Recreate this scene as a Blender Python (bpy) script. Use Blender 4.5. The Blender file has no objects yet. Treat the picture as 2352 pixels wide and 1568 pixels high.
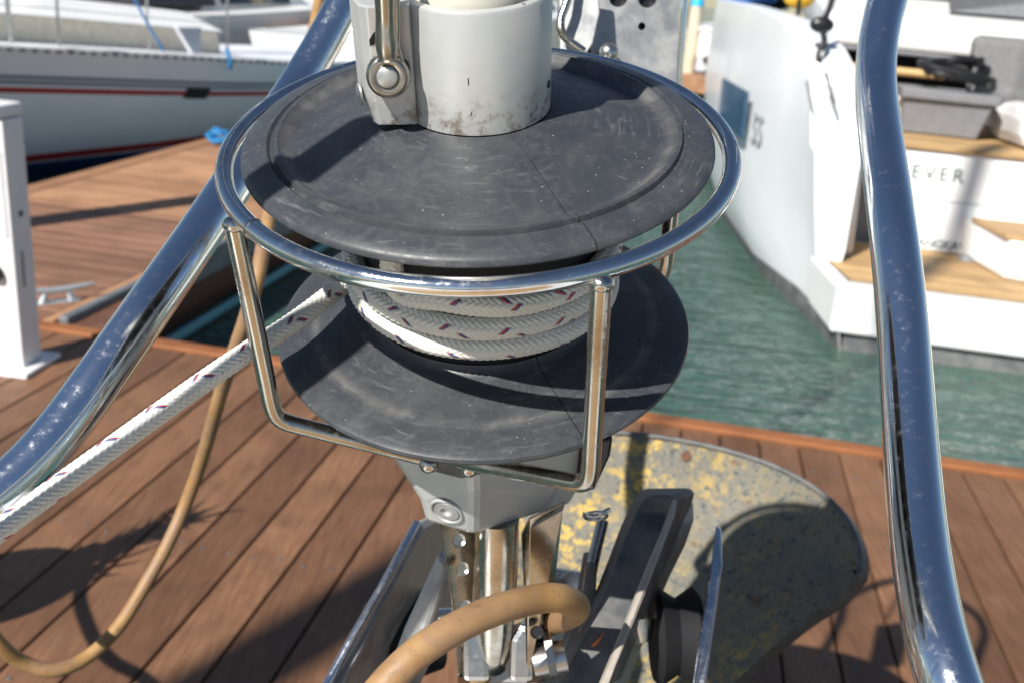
import bpy, math, random
import numpy as np
from mathutils import Vector, Matrix
random.seed(7); rng = np.random.default_rng(7)
rad = math.radians
S = bpy.context.scene

# ---------------------------------------------------------------- camera
F = 2286.67                                   # focal length in units of a 2352 px wide frame
PITCH, ROLL, H = rad(19.5), rad(5.0), 2.0     # water is z = 0, the lens is 2 m above it
fw = np.array([0, math.cos(PITCH), -math.sin(PITCH)])
dn = np.array([0, -math.sin(PITCH), -math.cos(PITCH)])
ix = math.cos(ROLL)*np.array([1., 0, 0]) - math.sin(ROLL)*dn
iy = math.sin(ROLL)*np.array([1., 0, 0]) + math.cos(ROLL)*dn
O = np.array([0, 0, H])
cam = bpy.data.cameras.new('camera'); camo = bpy.data.objects.new('camera', cam)
S.collection.objects.link(camo); S.camera = camo
camo.matrix_world = Matrix([[ix[0], -iy[0], -fw[0], 0], [ix[1], -iy[1], -fw[1], 0], [ix[2], -iy[2], -fw[2], H], [0, 0, 0, 1]])
cam.sensor_width = 36; cam.lens = 35; cam.clip_start = .02; cam.clip_end = 2000
cam.dof.use_dof = True; cam.dof.focus_distance = .45; cam.dof.aperture_fstop = 14

def ray(px, py): return fw + ix*(px-1176)/F + iy*(py-784)/F
def pt(px, py, d): return O + ray(px, py)*d
def onz(px, py, z):
    v = ray(px, py); return O + v*((z-H)/v[2])
# marina grid: e1 runs along the finger docks, e2 along the main walkway
TH = rad(9.27)
e1 = np.array([math.sin(TH), math.cos(TH), 0]); e2 = np.array([math.cos(TH), -math.sin(TH), 0]); ez = np.array([0, 0, 1.])
def G(a, b, z): return e2*a + e1*b + ez*z
# furling drum frame: U right, V away, A up along the stay, origin at the centre of the upper flange's rim
C = np.array([-.02411, .47491, 1.93310]); A = np.array([-.07683, -.31176, .94705]); U = np.array([.99563, .02666, .08955]); V = np.array([-.05317, .94979, .30835])
def L(u, v, z): return C + U*u + V*v + A*z
def LZ(px, py, z):
    r = ray(px, py); t = ((C+A*z-O)@A)/(r@A); return O+r*t
def LV(px, py, v):
    r = ray(px, py); t = ((C+V*v-O)@V)/(r@V); return O+r*t

# ---------------------------------------------------------------- light
az, el = rad(43), rad(57.5)
LD = L(math.cos(el)*math.cos(az), math.cos(el)*math.sin(az), -math.sin(el)) - C     # direction the sunlight travels
LD /= np.linalg.norm(LD)
sun = bpy.data.lights.new('sun', 'SUN'); suno = bpy.data.objects.new('sun', sun); S.collection.objects.link(suno)
sun.energy = 5.0; sun.angle = rad(.53); sun.color = (1, .955, .88)
suno.rotation_euler = Vector(LD).to_track_quat('-Z', 'Y').to_euler(); suno.location = (-3, -4, 8)
wd = bpy.data.worlds.new('World'); S.world = wd; wd.use_nodes = True
nt = wd.node_tree; bg = nt.nodes['Background']; sky = nt.nodes.new('ShaderNodeTexSky'); sky.sky_type = 'NISHITA'; sky.sun_disc = False
sky.sun_elevation = math.asin(-LD[2]); sky.sun_rotation = math.atan2(-LD[0], -LD[1]); sky.air_density = 1.0; sky.dust_density = .3; sky.ozone_density = 1.6
nt.links.new(sky.outputs[0], bg.inputs[0]); bg.inputs[1].default_value = .052
S.view_settings.view_transform = 'Standard'; S.view_settings.look = 'None'; S.view_settings.exposure = .64; S.view_settings.gamma = 1
S.cycles.max_bounces = 8; S.cycles.glossy_bounces = 6

# ---------------------------------------------------------------- materials
def mat(name, col=(.5, .5, .5), rough=.5, metal=0., **kw):
    m = bpy.data.materials.new(name); m.use_nodes = True; b = m.node_tree.nodes['Principled BSDF']
    b.inputs['Base Color'].default_value = (*col, 1); b.inputs['Roughness'].default_value = rough; b.inputs['Metallic'].default_value = metal
    for k, v in kw.items(): b.inputs[k.replace('_', ' ')].default_value = v
    return m
def nod(m, t, **kw):
    n = m.node_tree.nodes.new(t)
    for k, v in kw.items():
        if k in n.inputs: n.inputs[k].default_value = v
        else: setattr(n, k, v)
    return n
def lk(m, a, b): m.node_tree.links.new(a, b)
def P(m): return m.node_tree.nodes['Principled BSDF']
def coords(m, scale=(1, 1, 1), rot=(0, 0, 0)):
    t = nod(m, 'ShaderNodeTexCoord'); mp = nod(m, 'ShaderNodeMapping'); mp.inputs['Scale'].default_value = scale; mp.inputs['Rotation'].default_value = rot
    lk(m, t.outputs['Object'], mp.inputs[0]); return mp.outputs[0]
def noise(m, vec, scale, detail=4, rough=.55, dist=0.):
    n = nod(m, 'ShaderNodeTexNoise', Scale=scale, Detail=detail, Roughness=rough, Distortion=dist); lk(m, vec, n.inputs['Vector']); return n.outputs['Fac']
def ramp(m, fac, stops, const=False):
    r = nod(m, 'ShaderNodeValToRGB'); cr = r.color_ramp
    if const: cr.interpolation = 'CONSTANT'
    cr.elements[0].position, cr.elements[0].color = stops[0][0], (*stops[0][1], 1)
    cr.elements[1].position, cr.elements[1].color = stops[-1][0], (*stops[-1][1], 1)
    for p, c in stops[1:-1]: cr.elements.new(p).color = (*c, 1)
    lk(m, fac, r.inputs[0]); return r.outputs[0]
def g3(v): return (v, v, v)
def mix(m, fac, a, b, mode='MIX'):
    x = nod(m, 'ShaderNodeMix', data_type='RGBA', blend_type=mode)
    for s, v in ((x.inputs[0], fac), (x.inputs[6], a), (x.inputs[7], b)):
        if isinstance(v, (int, float)): s.default_value = v
        elif isinstance(v, tuple): s.default_value = (*v, 1)
        else: lk(m, v, s)
    return x.outputs[2]
def bump(m, h, strength=.3, dist=.001):
    b = nod(m, 'ShaderNodeBump', Strength=strength, Distance=dist); lk(m, h, b.inputs['Height']); lk(m, b.outputs[0], P(m).inputs['Normal'])
def noisy(name, c1, c2, scale, rough=.5, metal=0., r2=None, bs=0., bd=.001, sc=(1, 1, 1), detail=5, lo=.35, hi=.65, dist=0., **kw):
    m = mat(name, c1, rough, metal, **kw); v = coords(m, sc); n = noise(m, v, scale, detail, .6, dist)
    lk(m, ramp(m, n, [(lo, c1), (hi, c2)]), P(m).inputs['Base Color'])
    if r2 is not None: lk(m, ramp(m, n, [(lo, g3(rough)), (hi, g3(r2))]), P(m).inputs['Roughness'])
    if bs: bump(m, n, bs, bd)
    return m

M = {}
# worn grey flange plastic: swirled chalky marbling, pale specks, scuffs
def rubber():
    m = mat('flange_plastic', rough=.42, Specular_IOR_Level=.45); v = coords(m)
    n1 = noise(m, v, 14, 7, .62, 3.2); n2 = noise(m, v, 75, 8, .7, 2.2); n3 = noise(m, v, 520, 4, .7)
    base = ramp(m, n1, [(.3, (.030, .033, .040)), (.5, (.037, .041, .048)), (.62, (.047, .050, .055)), (.75, (.035, .039, .046))])
    c = mix(m, ramp(m, n2, [(.50, g3(0)), (.72, g3(.30))]), base, (.090, .092, .096)); c = mix(m, ramp(m, n3, [(.60, g3(0)), (.72, g3(.28))]), c, (.14, .14, .14)); c = mix(m, ramp(m, n3, [(.30, g3(.4)), (.40, g3(0))]), c, (.03, .032, .038))
    vo = nod(m, 'ShaderNodeTexVoronoi', Scale=240.); lk(m, v, vo.inputs['Vector'])
    sp = ramp(m, vo.outputs['Distance'], [(.045, g3(1)), (.10, g3(0))])
    gate = ramp(m, noise(m, v, 60, 3), [(.5, g3(0)), (.6, g3(1))])
    c = mix(m, mix(m, 1., sp, gate, 'MULTIPLY'), c, (.34, .33, .30))
    sc = coords(m, (6, 60, 20), (.2, .4, .7)); c = mix(m, ramp(m, noise(m, sc, 9, 4), [(.66, g3(0)), (.74, g3(.35))]), c, (.2, .2, .21))
    t = nod(m, 'ShaderNodeTexCoord'); ds = []
    for ax_ in (U, V):
        q = nod(m, 'ShaderNodeVectorMath', operation='DOT_PRODUCT'); lk(m, t.outputs['Object'], q.inputs[0]); q.inputs[1].default_value = tuple(ax_); ds.append(q.outputs['Value'])
    hy = nod(m, 'ShaderNodeCombineXYZ'); lk(m, ds[0], hy.inputs[0]); lk(m, ds[1], hy.inputs[1]); ln = nod(m, 'ShaderNodeVectorMath', operation='LENGTH'); lk(m, hy.outputs[0], ln.inputs[0])
    at = nod(m, 'ShaderNodeMath', operation='ARCTAN2'); lk(m, ds[1], at.inputs[0]); lk(m, ds[0], at.inputs[1]); am = nod(m, 'ShaderNodeMath', operation='MULTIPLY'); lk(m, at.outputs[0], am.inputs[0]); am.inputs[1].default_value = .012
    pv = nod(m, 'ShaderNodeCombineXYZ'); lk(m, ln.outputs['Value'], pv.inputs[0]); lk(m, am.outputs[0], pv.inputs[1])
    st_ = ramp(m, noise(m, pv.outputs[0], 330, 5, .65, .4), [(.54, g3(0)), (.70, g3(.55))]); gt = ramp(m, noise(m, v, 24, 4), [(.42, g3(0)), (.62, g3(1))])
    c = mix(m, mix(m, 1., st_, gt, 'MULTIPLY'), c, (.17, .17, .175))
    lip = ramp(m, ln.outputs['Value'], [(.0, g3(0)), (.0855, g3(0)), (.0895, g3(.6)), (.0925, g3(.6)), (.0935, g3(0))]); c = mix(m, mix(m, 1., lip, ramp(m, n1, [(.4, g3(.2)), (.65, g3(1))]), 'MULTIPLY'), c, (.17, .165, .155))
    grv = ramp(m, ln.outputs['Value'], [(.0946, g3(0)), (.0955, g3(.85)), (.0966, g3(.85)), (.0974, g3(0))]); c = mix(m, grv, c, (.022, .024, .03))
    lk(m, c, P(m).inputs['Base Color']); lk(m, ramp(m, n2, [(.35, g3(.34)), (.7, g3(.55))]), P(m).inputs['Roughness'])
    bump(m, mix(m, .35, n2, n3), .28, .0005); return m
M['rubber'] = rubber()
# satin anodised aluminium with brown grime towards the bottom edge and small black nicks
def alu(name, grime=True):
    m = mat(name, (.5, .51, .51), .45, .40); v = coords(m)
    n = noise(m, v, 22, 6, .6, .6); fine = noise(m, coords(m, (1, 1, .15)), 300, 4)
    c = mix(m, ramp(m, n, [(.35, g3(0)), (.7, g3(1))]), (.44, .455, .46), (.53, .53, .515))
    if grime:
        t = nod(m, 'ShaderNodeTexCoord'); sx = nod(m, 'ShaderNodeVectorMath', operation='DOT_PRODUCT'); lk(m, t.outputs['Object'], sx.inputs[0]); sx.inputs[1].default_value = tuple(A)
        g = ramp(m, sx.outputs['Value'], [(.229, g3(1)), (.246, g3(0))])
        gn = ramp(m, noise(m, v, 160, 6, .7), [(.48, g3(0)), (.62, g3(.85))])
        c = mix(m, mix(m, 1., g, gn, 'MULTIPLY'), c, (.16, .11, .065))
        vo = nod(m, 'ShaderNodeTexVoronoi', Scale=55.); lk(m, coords(m, (1, 1, .35)), vo.inputs['Vector'])
        c = mix(m, ramp(m, vo.outputs['Distance'], [(.05, g3(.9)), (.075, g3(0))]), c, (.05, .05, .05))
    lk(m, c, P(m).inputs['Base Color']); lk(m, ramp(m, n, [(.3, g3(.36)), (.7, g3(.5))]), P(m).inputs['Roughness']); bump(m, fine, .12, .0003); return m
M['alu'] = alu('anodised_aluminium'); M['alu_body'] = alu('cast_aluminium', False)
def chrome(name, col, r0, r1, stain=None, blotch=.0):
    m = mat(name, col, r0, 1.); v = coords(m); n = noise(m, v, 28, 6, .65)
    c = mix(m, ramp(m, n, [(.48, g3(0)), (.7, g3(.9))]), col, stain) if stain else None
    vo = nod(m, 'ShaderNodeTexVoronoi', Scale=260.); lk(m, v, vo.inputs['Vector'])
    spk = mix(m, 1., ramp(m, vo.outputs['Distance'], [(.09, g3(1)), (.20, g3(0))]), ramp(m, noise(m, v, 60, 5, .7), [(.50, g3(0)), (.66, g3(.55))]), 'MULTIPLY')
    if c is None: c = mix(m, 0., col, col)
    c = mix(m, spk, c, (.72, .70, .64)); lk(m, c, P(m).inputs['Base Color'])
    dust = ramp(m, noise(m, v, 190, 7, .75), [(.50, g3(0)), (.70, g3(.5))]); c_ = mix(m, dust, c, tuple(x*.8 for x in col)); lk(m, c_, P(m).inputs['Base Color'])
    rr = mix(m, dust, mix(m, spk, ramp(m, n, [(.4, g3(r0)), (.7, g3(r1))]), g3(.5)), g3(.55)); lk(m, rr, P(m).inputs['Roughness'])
    bump(m, noise(m, v, 90, 4), .10, .0004); return m
M['pinsteel'] = noisy('worn_pin_steel', (.36, .37, .37), (.46, .46, .45), 160, .38, .85, .5)
M['aged'] = chrome('aged_shackle_steel', (.36, .34, .30), .24, .42, (.17, .12, .08))
M['chrome'] = chrome('polished_stainless', (.80, .83, .88), .07, .18)
M['ring'] = chrome('polished_ring_steel', (.72, .73, .75), .07, .16, (.48, .42, .36))
M['stain'] = chrome('tea_stained_steel', (.50, .475, .43), .14, .32, (.28, .215, .145))
M['steel'] = chrome('dull_stainless', (.55, .55, .54), .2, .4, (.40, .38, .35))
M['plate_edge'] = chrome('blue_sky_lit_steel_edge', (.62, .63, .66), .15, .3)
M['galv'] = noisy('galvanised_steel', (.30, .31, .32), (.46, .46, .45), 60, .42, .65, .6, .25, .0008)
M['darkgalv'] = noisy('weathered_galvanised_steel', (.065, .070, .075), (.16, .155, .15), 45, .55, .25, .7, .4, .001)
M['blackrubber'] = mat('black_rubber', (.010, .010, .012), .7, Specular_IOR_Level=.25)
M['black'] = mat('black_plastic', (.012, .012, .014), .35)
def fluke():
    m = mat('worn_fluke_paint', rough=.62); v = coords(m)
    n1 = noise(m, v, 42, 9, .8, .3); n2 = noise(m, v, 105, 8, .80, .2); n3 = noise(m, v, 7, 4)
    c = ramp(m, n2, [(.36, (.014, .018, .024)), (.44, (.055, .068, .075)), (.50, (.185, .165, .115)), (.54, (.075, .080, .078)), (.60, (.15, .12, .075)), (.70, (.035, .028, .02))])
    y = mix(m, 1., ramp(m, n1, [(.50, g3(0)), (.55, g3(.92))]), ramp(m, n3, [(.38, g3(.15)), (.55, g3(1))]), 'MULTIPLY')
    t = nod(m, 'ShaderNodeTexCoord'); dx = nod(m, 'ShaderNodeVectorMath', operation='DOT_PRODUCT'); lk(m, t.outputs['Object'], dx.inputs[0]); dx.inputs[1].default_value = tuple(ix)
    y = mix(m, 1., y, ramp(m, dx.outputs['Value'], [(.05, g3(1)), (.17, g3(.08))]), 'MULTIPLY')
    c = mix(m, y, c, (.47, .31, .045)); c = mix(m, ramp(m, noise(m, v, 55, 4), [(.66, g3(0)), (.70, g3(.8))]), c, (.10, .045, .02))
    lk(m, c, P(m).inputs['Base Color']); bump(m, n2, .5, .0012); return m
M['fluke'] = fluke()
def wood(name, c1, c2, c3, sc, rough=.6, grain=1.):
    m = mat(name, c1, rough); v = coords(m, sc, (0, 0, TH)); gm = nod(m, 'ShaderNodeNewGeometry')
    n = noise(m, v, 6*grain, 8, .65, .8); n2 = noise(m, coords(m), 3.3, 5, .6, .5)
    c = ramp(m, n, [(.3, c1), (.5, c2), (.72, c3)])
    c = mix(m, 1., c, ramp(m, gm.outputs['Random Per Island'], [(0, (.70, .66, .63)), (.5, (.95, .93, .92)), (1, (1.15, 1.14, 1.12))]), 'MULTIPLY')
    c = mix(m, ramp(m, n2, [(.45, g3(0)), (.7, g3(.55))]), c, tuple(x*.55 for x in c1))
    lk(m, c, P(m).inputs['Base Color']); bump(m, n, .4, .003); return m
M['deck'] = wood('weathered_hardwood', (.128, .058, .028), (.185, .092, .048), (.245, .132, .072), (14, 1.1, 14))
M['deck_x'] = wood('orange_finger_hardwood', (.31, .155, .078), (.38, .205, .11), (.45, .26, .15), (1.1, 14, 14))
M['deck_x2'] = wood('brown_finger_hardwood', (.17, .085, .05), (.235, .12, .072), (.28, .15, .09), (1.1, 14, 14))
M['trim'] = wood('orange_edge_timber', (.24, .08, .025), (.32, .12, .04), (.38, .16, .06), (1.1, 14, 14))
M['teak'] = wood('boat_teak', (.42, .26, .11), (.50, .33, .155), (.56, .38, .19), (1.1, 14, 14))
M['gel'] = noisy('white_gelcoat', (.76, .77, .77), (.80, .80, .79), 3, .32, Coat_Weight=.12, Coat_Roughness=.15)
M['gelgrey'] = mat('pale_grey_gelcoat', (.60, .61, .64), .15, Coat_Weight=.5)
M['hullgrey'] = noisy('weathered_white_hull', (.84, .86, .94), (.88, .89, .95), 2, .3, Coat_Weight=.1)
M['navy'] = mat('navy_antifouling', (.012, .06, .20), .5); M['red'] = mat('red_stripe', (.42, .012, .02), .35)
M['anti'] = noisy('grey_antifouling', (.10, .11, .115), (.2, .2, .2), 9, .6)
M['bluestripe'] = mat('grey_blue_stripe', (.22, .25, .33), .3)
M['glassdark'] = mat('dark_window', (.012, .02, .03), .05, Specular_IOR_Level=.8)
M['bluewin'] = mat('blue_tinted_window', (.03, .075, .13), .06, Specular_IOR_Level=.8)
M['beige'] = noisy('beige_canvas', (.58, .53, .42), (.70, .65, .53), 12, .8)
M['darkcanvas'] = mat('dark_canvas', (.035, .03, .045), .8); M['bluecanvas'] = mat('blue_canvas', (.03, .13, .42), .8)
M['greycush'] = noisy('grey_upholstery', (.13, .13, .135), (.17, .17, .175), 30, .75)
M['bin'] = noisy('grey_plastic_bin', (.17, .175, .19), (.20, .205, .22), 20, .45)
M['bluerope'] = noisy('blue_polypropylene_rope', (.01, .16, .42), (.03, .25, .55), 200, .5)
M['paintwhite'] = noisy('white_painted_metal', (.72, .72, .74), (.78, .78, .78), 10, .4)
M['teal'] = mat('teal_float', (.12, .36, .42), .5); M['fascia'] = noisy('wet_timber_fascia', (.10, .045, .025), (.15, .07, .04), 14, .5, sc=(1, 1, 6))
M['strip'] = noisy('grey_fender_strip', (.10, .115, .13), (.16, .175, .19), 12, .5)
M['tan'] = noisy('tan_hose_skin', (.27, .145, .050), (.38, .225, .085), 22, .5, 0, .62, .3, .0008, sc=(1, 1, 1), dist=1.)
def stainhose(m):
    v = coords(m); c0 = P(m).inputs['Base Color'].links[0].from_socket
    c = mix(m, ramp(m, noise(m, v, 45, 5, .7), [(.62, g3(0)), (.75, g3(.75))]), c0, (.13, .065, .03))
    c = mix(m, ramp(m, noise(m, v, 14, 4, .6, 1.), [(.42, g3(0)), (.62, g3(.75))]), c, (.21, .13, .085)); c = mix(m, ramp(m, noise(m, v, 150, 4, .7), [(.58, g3(0)), (.68, g3(.6))]), c, (.14, .075, .035)); lk(m, c, P(m).inputs['Base Color'])
stainhose(M['tan'])
M['pile'] = noisy('beige_pile', (.50, .45, .34), (.6, .54, .42), 6, .7); M['cyan'] = mat('cyan_cap', (.02, .42, .8), .5); M['yellow'] = mat('yellow_canvas', (.6, .36, .02), .7)
M['lettering'] = mat('dark_lettering', (.06, .10, .11), .4); M['palegrey'] = mat('grey_decal', (.34, .37, .38), .3)
M['green'] = mat('green_hose_fitting', (.0, .42, .28), .4); M['rust'] = mat('rusty_streak', (.42, .10, .02), .7)
M['cleat'] = noisy('cast_cleat_alloy', (.42, .46, .50), (.5, .54, .56), 60, .4, .5)
M['sail'] = noisy('sailcloth', (.6, .58, .5), (.68, .66, .58), 8, .8)
def water():
    m = mat('water', (.012, .060, .052), .035, Specular_IOR_Level=.5, IOR=1.6)
    v = coords(m, (1.0, 2.6, 1), (0, 0, rad(-12))); a = noise(m, v, 2.8, 1.5, .5, 1.2); b = noise(m, v, 9, 1, .5, .6)
    bump(m, mix(m, .16, a, b), 1., .085)
    lk(m, ramp(m, noise(m, coords(m), .5, 3), [(.35, (.042, .088, .070)), (.7, (.060, .118, .100))]), P(m).inputs['Base Color']); return m
M['water'] = water()

# ---------------------------------------------------------------- mesh helpers
class MB:
    def __init__(s): s.v = []; s.f = []; s.n = 0
    def add(s, vs, fs):
        s.v += [tuple(map(float, p)) for p in vs]; s.f += [tuple(i+s.n for i in f) for f in fs]; s.n = len(s.v); return s
    def hexa(s, p):      # 8 points: bottom 4 then top 4
        return s.add(p, [(3, 2, 1, 0), (4, 5, 6, 7), (0, 1, 5, 4), (1, 2, 6, 5), (2, 3, 7, 6), (3, 0, 4, 7)])
    def box(s, a0, a1, b0, b1, z0, z1):   # in the marina grid
        return s.hexa([G(a0, b0, z0), G(a1, b0, z0), G(a1, b1, z0), G(a0, b1, z0), G(a0, b0, z1), G(a1, b0, z1), G(a1, b1, z1), G(a0, b1, z1)])
    def prism(s, pts, ext):
        n = len(pts); pts = [np.array(p) for p in pts]; ext = np.array(ext)
        return s.add(pts+[p+ext for p in pts], [tuple(range(n))[::-1], tuple(range(n, 2*n))]+[(i, (i+1) % n, n+(i+1) % n, n+i) for i in range(n)])
    def tube(s, path, r, n=12, caps=True):
        path = [np.array(p, float) for p in path]; m = len(path); rr = r if hasattr(r, '__len__') else [r]*m
        t0 = path[1]-path[0]; t0 /= np.linalg.norm(t0); x = np.cross(t0, [.3, .2, 1.]); x /= np.linalg.norm(x); vs = []
        for i in range(m):
            t = path[min(i+1, m-1)]-path[max(i-1, 0)]; t /= np.linalg.norm(t); x = x-t*(x@t); x /= np.linalg.norm(x); y = np.cross(t, x)
            for k in range(n): a = 2*math.pi*k/n; vs.append(path[i]+rr[i]*(math.cos(a)*x+math.sin(a)*y))
        fs = [(i*n+k, i*n+(k+1) % n, (i+1)*n+(k+1) % n, (i+1)*n+k) for i in range(m-1) for k in range(n)]
        if caps: fs += [tuple(range(n))[::-1], tuple((m-1)*n+k for k in range(n))]
        return s.add(vs, fs)
    def lathe(s, prof, o, ax, n=48, a0=0., a1=2*math.pi, close=False, x=None):
        ax = np.array(ax, float); ax /= np.linalg.norm(ax)
        if x is None: x = np.cross(ax, [.31, .2, 1.]) if abs(ax[2]) < .9 else np.cross(ax, [1., 0, .1])
        x = x/np.linalg.norm(x); y = np.cross(ax, x); full = abs(a1-a0-2*math.pi) < 1e-6; m = len(prof); k = n if full else n+1; vs = []
        for i in range(k):
            a = a0+(a1-a0)*i/n; d = math.cos(a)*x+math.sin(a)*y
            vs += [np.array(o)+d*r+ax*h for r, h in prof]
        fs = []
        for i in range(n):
            j = (i+1) % k
            for q in range(m if close else m-1): fs.append((i*m+q, j*m+q, j*m+(q+1) % m, i*m+(q+1) % m))
        if not full and close: fs += [tuple(range(m)), tuple((k-1)*m+q for q in range(m))[::-1]]
        return s.add(vs, fs)
    def ball(s, o, r, n=12, sq=(1, 1, 1)):
        pr = [(math.sin(math.pi*i/n)*r+1e-6, -math.cos(math.pi*i/n)*r) for i in range(n+1)]; k = s.n
        s.lathe(pr, (0, 0, 0), (0, 0, 1), n*2)
        for i in range(k, s.n): s.v[i] = tuple(np.array(s.v[i])*np.array(sq)+np.array(o))
        return s
def smooth_path(pts, step=8):
    p = [np.array(q, float) for q in pts]; p = [2*p[0]-p[1]]+p+[2*p[-1]-p[-2]]; out = []
    for i in range(1, len(p)-2):
        for k in range(step):
            t = k/step; out.append(.5*((2*p[i])+(-p[i-1]+p[i+1])*t+(2*p[i-1]-5*p[i]+4*p[i+1]-p[i+2])*t*t+(-p[i-1]+3*p[i]-3*p[i+1]+p[i+2])*t**3))
    out.append(p[-2]); return out
ORG = {}
def obj(name, mb, m, parent=None, smooth=40, bevel=0., solid=0.):
    v = np.array(mb.v); org = ORG[parent.name] if parent else np.array([(v[:, 0].min()+v[:, 0].max())/2, (v[:, 1].min()+v[:, 1].max())/2, v[:, 2].min()])
    me = bpy.data.meshes.new(name); me.from_pydata((v-org).tolist(), [], mb.f); me.update()
    import bmesh
    bm = bmesh.new(); bm.from_mesh(me); bmesh.ops.recalc_face_normals(bm, faces=bm.faces); bm.to_mesh(me); bm.free()
    if smooth: me.shade_smooth(); me.set_sharp_from_angle(angle=rad(smooth))
    me.materials.append(m); o = bpy.data.objects.new(name, me); S.collection.objects.link(o)
    if parent: o.parent = parent; ORG[o.name] = ORG[parent.name]
    else: o.location = org; ORG[o.name] = org
    if bevel: b = o.modifiers.new('bevel', 'BEVEL'); b.width = bevel; b.segments = 2; b.limit_method = 'ANGLE'; b.angle_limit = rad(35)
    if bevel and smooth: o.data.shade_smooth()
    return o
def tag(o, label, cat, group=None):
    o['label'] = label; o['category'] = cat
    if group: o['group'] = group
    return o
def thing(name, org, label, cat, group=None):
    o = bpy.data.objects.new(name, None); S.collection.objects.link(o); o.empty_display_size = .05; o.location = org; ORG[o.name] = np.array(org, float); return tag(o, label, cat, group)
def struct(name, mb, m, kind='structure', **k):
    o = obj(name, mb, m, **k); o['kind'] = kind; return o
def textmesh(s, size, origin, xd, yd, thick=.002, spacing=1.):
    cu = bpy.data.curves.new('t', 'FONT'); cu.body = s; cu.size = size; cu.extrude = thick; cu.offset = size*.008; cu.space_character = spacing
    o = bpy.data.objects.new('t', cu); S.collection.objects.link(o); bpy.context.view_layer.update()
    me = bpy.data.meshes.new_from_object(o.evaluated_get(bpy.context.evaluated_depsgraph_get())); zd = np.cross(xd, yd)
    mb = MB(); mb.add([origin+xd*v.co.x+yd*v.co.y+zd*v.co.z for v in me.vertices], [tuple(p.vertices) for p in me.polygons])
    bpy.data.objects.remove(o); bpy.data.curves.remove(cu); bpy.data.meshes.remove(me); return mb

# ================================================================ SETTING
struct('water', MB().add([(-600, -600, 0), (600, -600, 0), (600, 600, 0), (-600, 600, 0)], [(0, 1, 2, 3)]), M['water'], smooth=0)
Z = .45
# main walkway: planks run along e1
d = MB(); pitch = .148; a = -7.0
while a < 7.2:
    d.box(a+.004, a+pitch-.004, 1.28, 3.62, Z-.035, Z); a += pitch
main = struct('main_dock', d, M['deck'], smooth=0, bevel=.004)
obj('edge_board', MB().box(-7, 7.2, 3.625, 3.70, Z-.16, Z+.012), M['trim'], main, 0, .006)
obj('dock_float', MB().box(-7, 7.2, 1.35, 3.58, -.2, Z-.04), M['strip'], main, 0)
sc = MB(); a = -7.0
while a < 7.2:
    for b in (1.62, 2.26, 3.40):
        for q in (.035, .112): sc.lathe([(0, .0018), (.0055, .0016), (.0065, 0)], G(a+q, b+random.uniform(-.012, .012), Z), ez, 8)
    a += pitch
obj('screw_heads', sc, M['darkgalv'], main)
bpy.data.objects['screw_heads']['kind'] = 'stuff'
# finger dock on the left: planks run across it
fd = MB(); b = 3.72
fn = struct('finger_dock', MB().box(-4.42, -2.68, 3.72, 8.95, Z-.16, Z-.045), M['fascia'], smooth=0)
p1 = MB(); p2 = MB(); b = 3.72; random.seed(3)
while b < 8.8:
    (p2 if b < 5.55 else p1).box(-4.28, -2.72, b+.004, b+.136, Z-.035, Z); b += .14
obj('brown_planks', p2, M['deck_x2'], fn, 0, .004); obj('orange_planks', p1, M['deck_x'], fn, 0, .004)  # two wood tones: brown near the walkway, orange beyond
obj('edge_plank', MB().box(-4.44, -4.29, 3.72, 8.95, Z-.035, Z+.002).box(-2.71, -2.655, 3.72, 8.95, Z-.16, Z+.004), M['deck_x'], fn, 0, .004)
obj('fender_strip', MB().box(-2.65, -2.60, 3.75, 8.95, Z-.14, Z+.02), M['strip'], fn, 0, .012)
obj('float_tank', MB().box(-4.3, -2.8, 3.9, 9.3, -.2, .28), M['fascia'], fn, 0)
obj('float_rim', MB().box(-2.655, -2.62, 4.6, 9.2, .02, .075), M['teal'], fn, 0, .01)
obj('corner_gusset', MB().prism([G(-2.62, 3.71, Z-.1), G(-2.15, 3.71, Z-.1), G(-2.62, 4.2, Z-.1)], ez*.085), M['fascia'], fn, 0)
# far dock
fdk = struct('far_dock', MB().box(-9, 14, 19.5, 21.5, .42, .70), M['deck_x'], smooth=0)
obj('float_tank', MB().box(-9, 14, 19.7, 21.4, -.2, .41), M['black'], fdk, 0)

# ---------------------------------------------------------------- pedestal, cleats, blue lines on the docks
ped = thing('power_pedestal', G(-2.5, 3.33, Z), 'white metal power pedestal on the walkway corner, cut by the left edge', 'pedestal')
def rbox(mb, c, w, dp, z0, z1, ang):
    ca, sa = math.cos(ang), math.sin(ang); x = e2*ca+e1*sa; y = -e2*sa+e1*ca
    return mb.hexa([G(*c, z0)+x*i*w/2+y*j*dp/2 for i, j in ((-1, -1), (1, -1), (1, 1), (-1, 1))]+[G(*c, z1)+x*i*w/2+y*j*dp/2 for i, j in ((-1, -1), (1, -1), (1, 1), (-1, 1))])
pa = rad(5)
rbase = MB(); rbox(rbase, (-2.49, 3.24), .15, .13, Z+.02, 1.41, pa); obj('post', rbase, M['paintwhite'], ped, 0, .008)
obj('foot_plate', rbox(MB(), (-2.49, 3.24), .24, .25, Z, Z+.02, pa), M['paintwhite'], ped, 0, .004)
obj('cap', rbox(MB(), (-2.49, 3.24), .145, .16, 1.412, 1.46, pa), M['paintwhite'], ped, 0, .012)
x_ = e2*math.cos(pa)+e1*math.sin(pa); y_ = -e2*math.sin(pa)+e1*math.cos(pa); pc = G(-2.49, 3.24, 0)
obj('outlet', MB().lathe([(0, .03), (.022, .03), (.028, .02), (.03, 0)], pc-y_*.066+ez*.84-x_*.0, -y_, 16), M['black'], ped)
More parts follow.
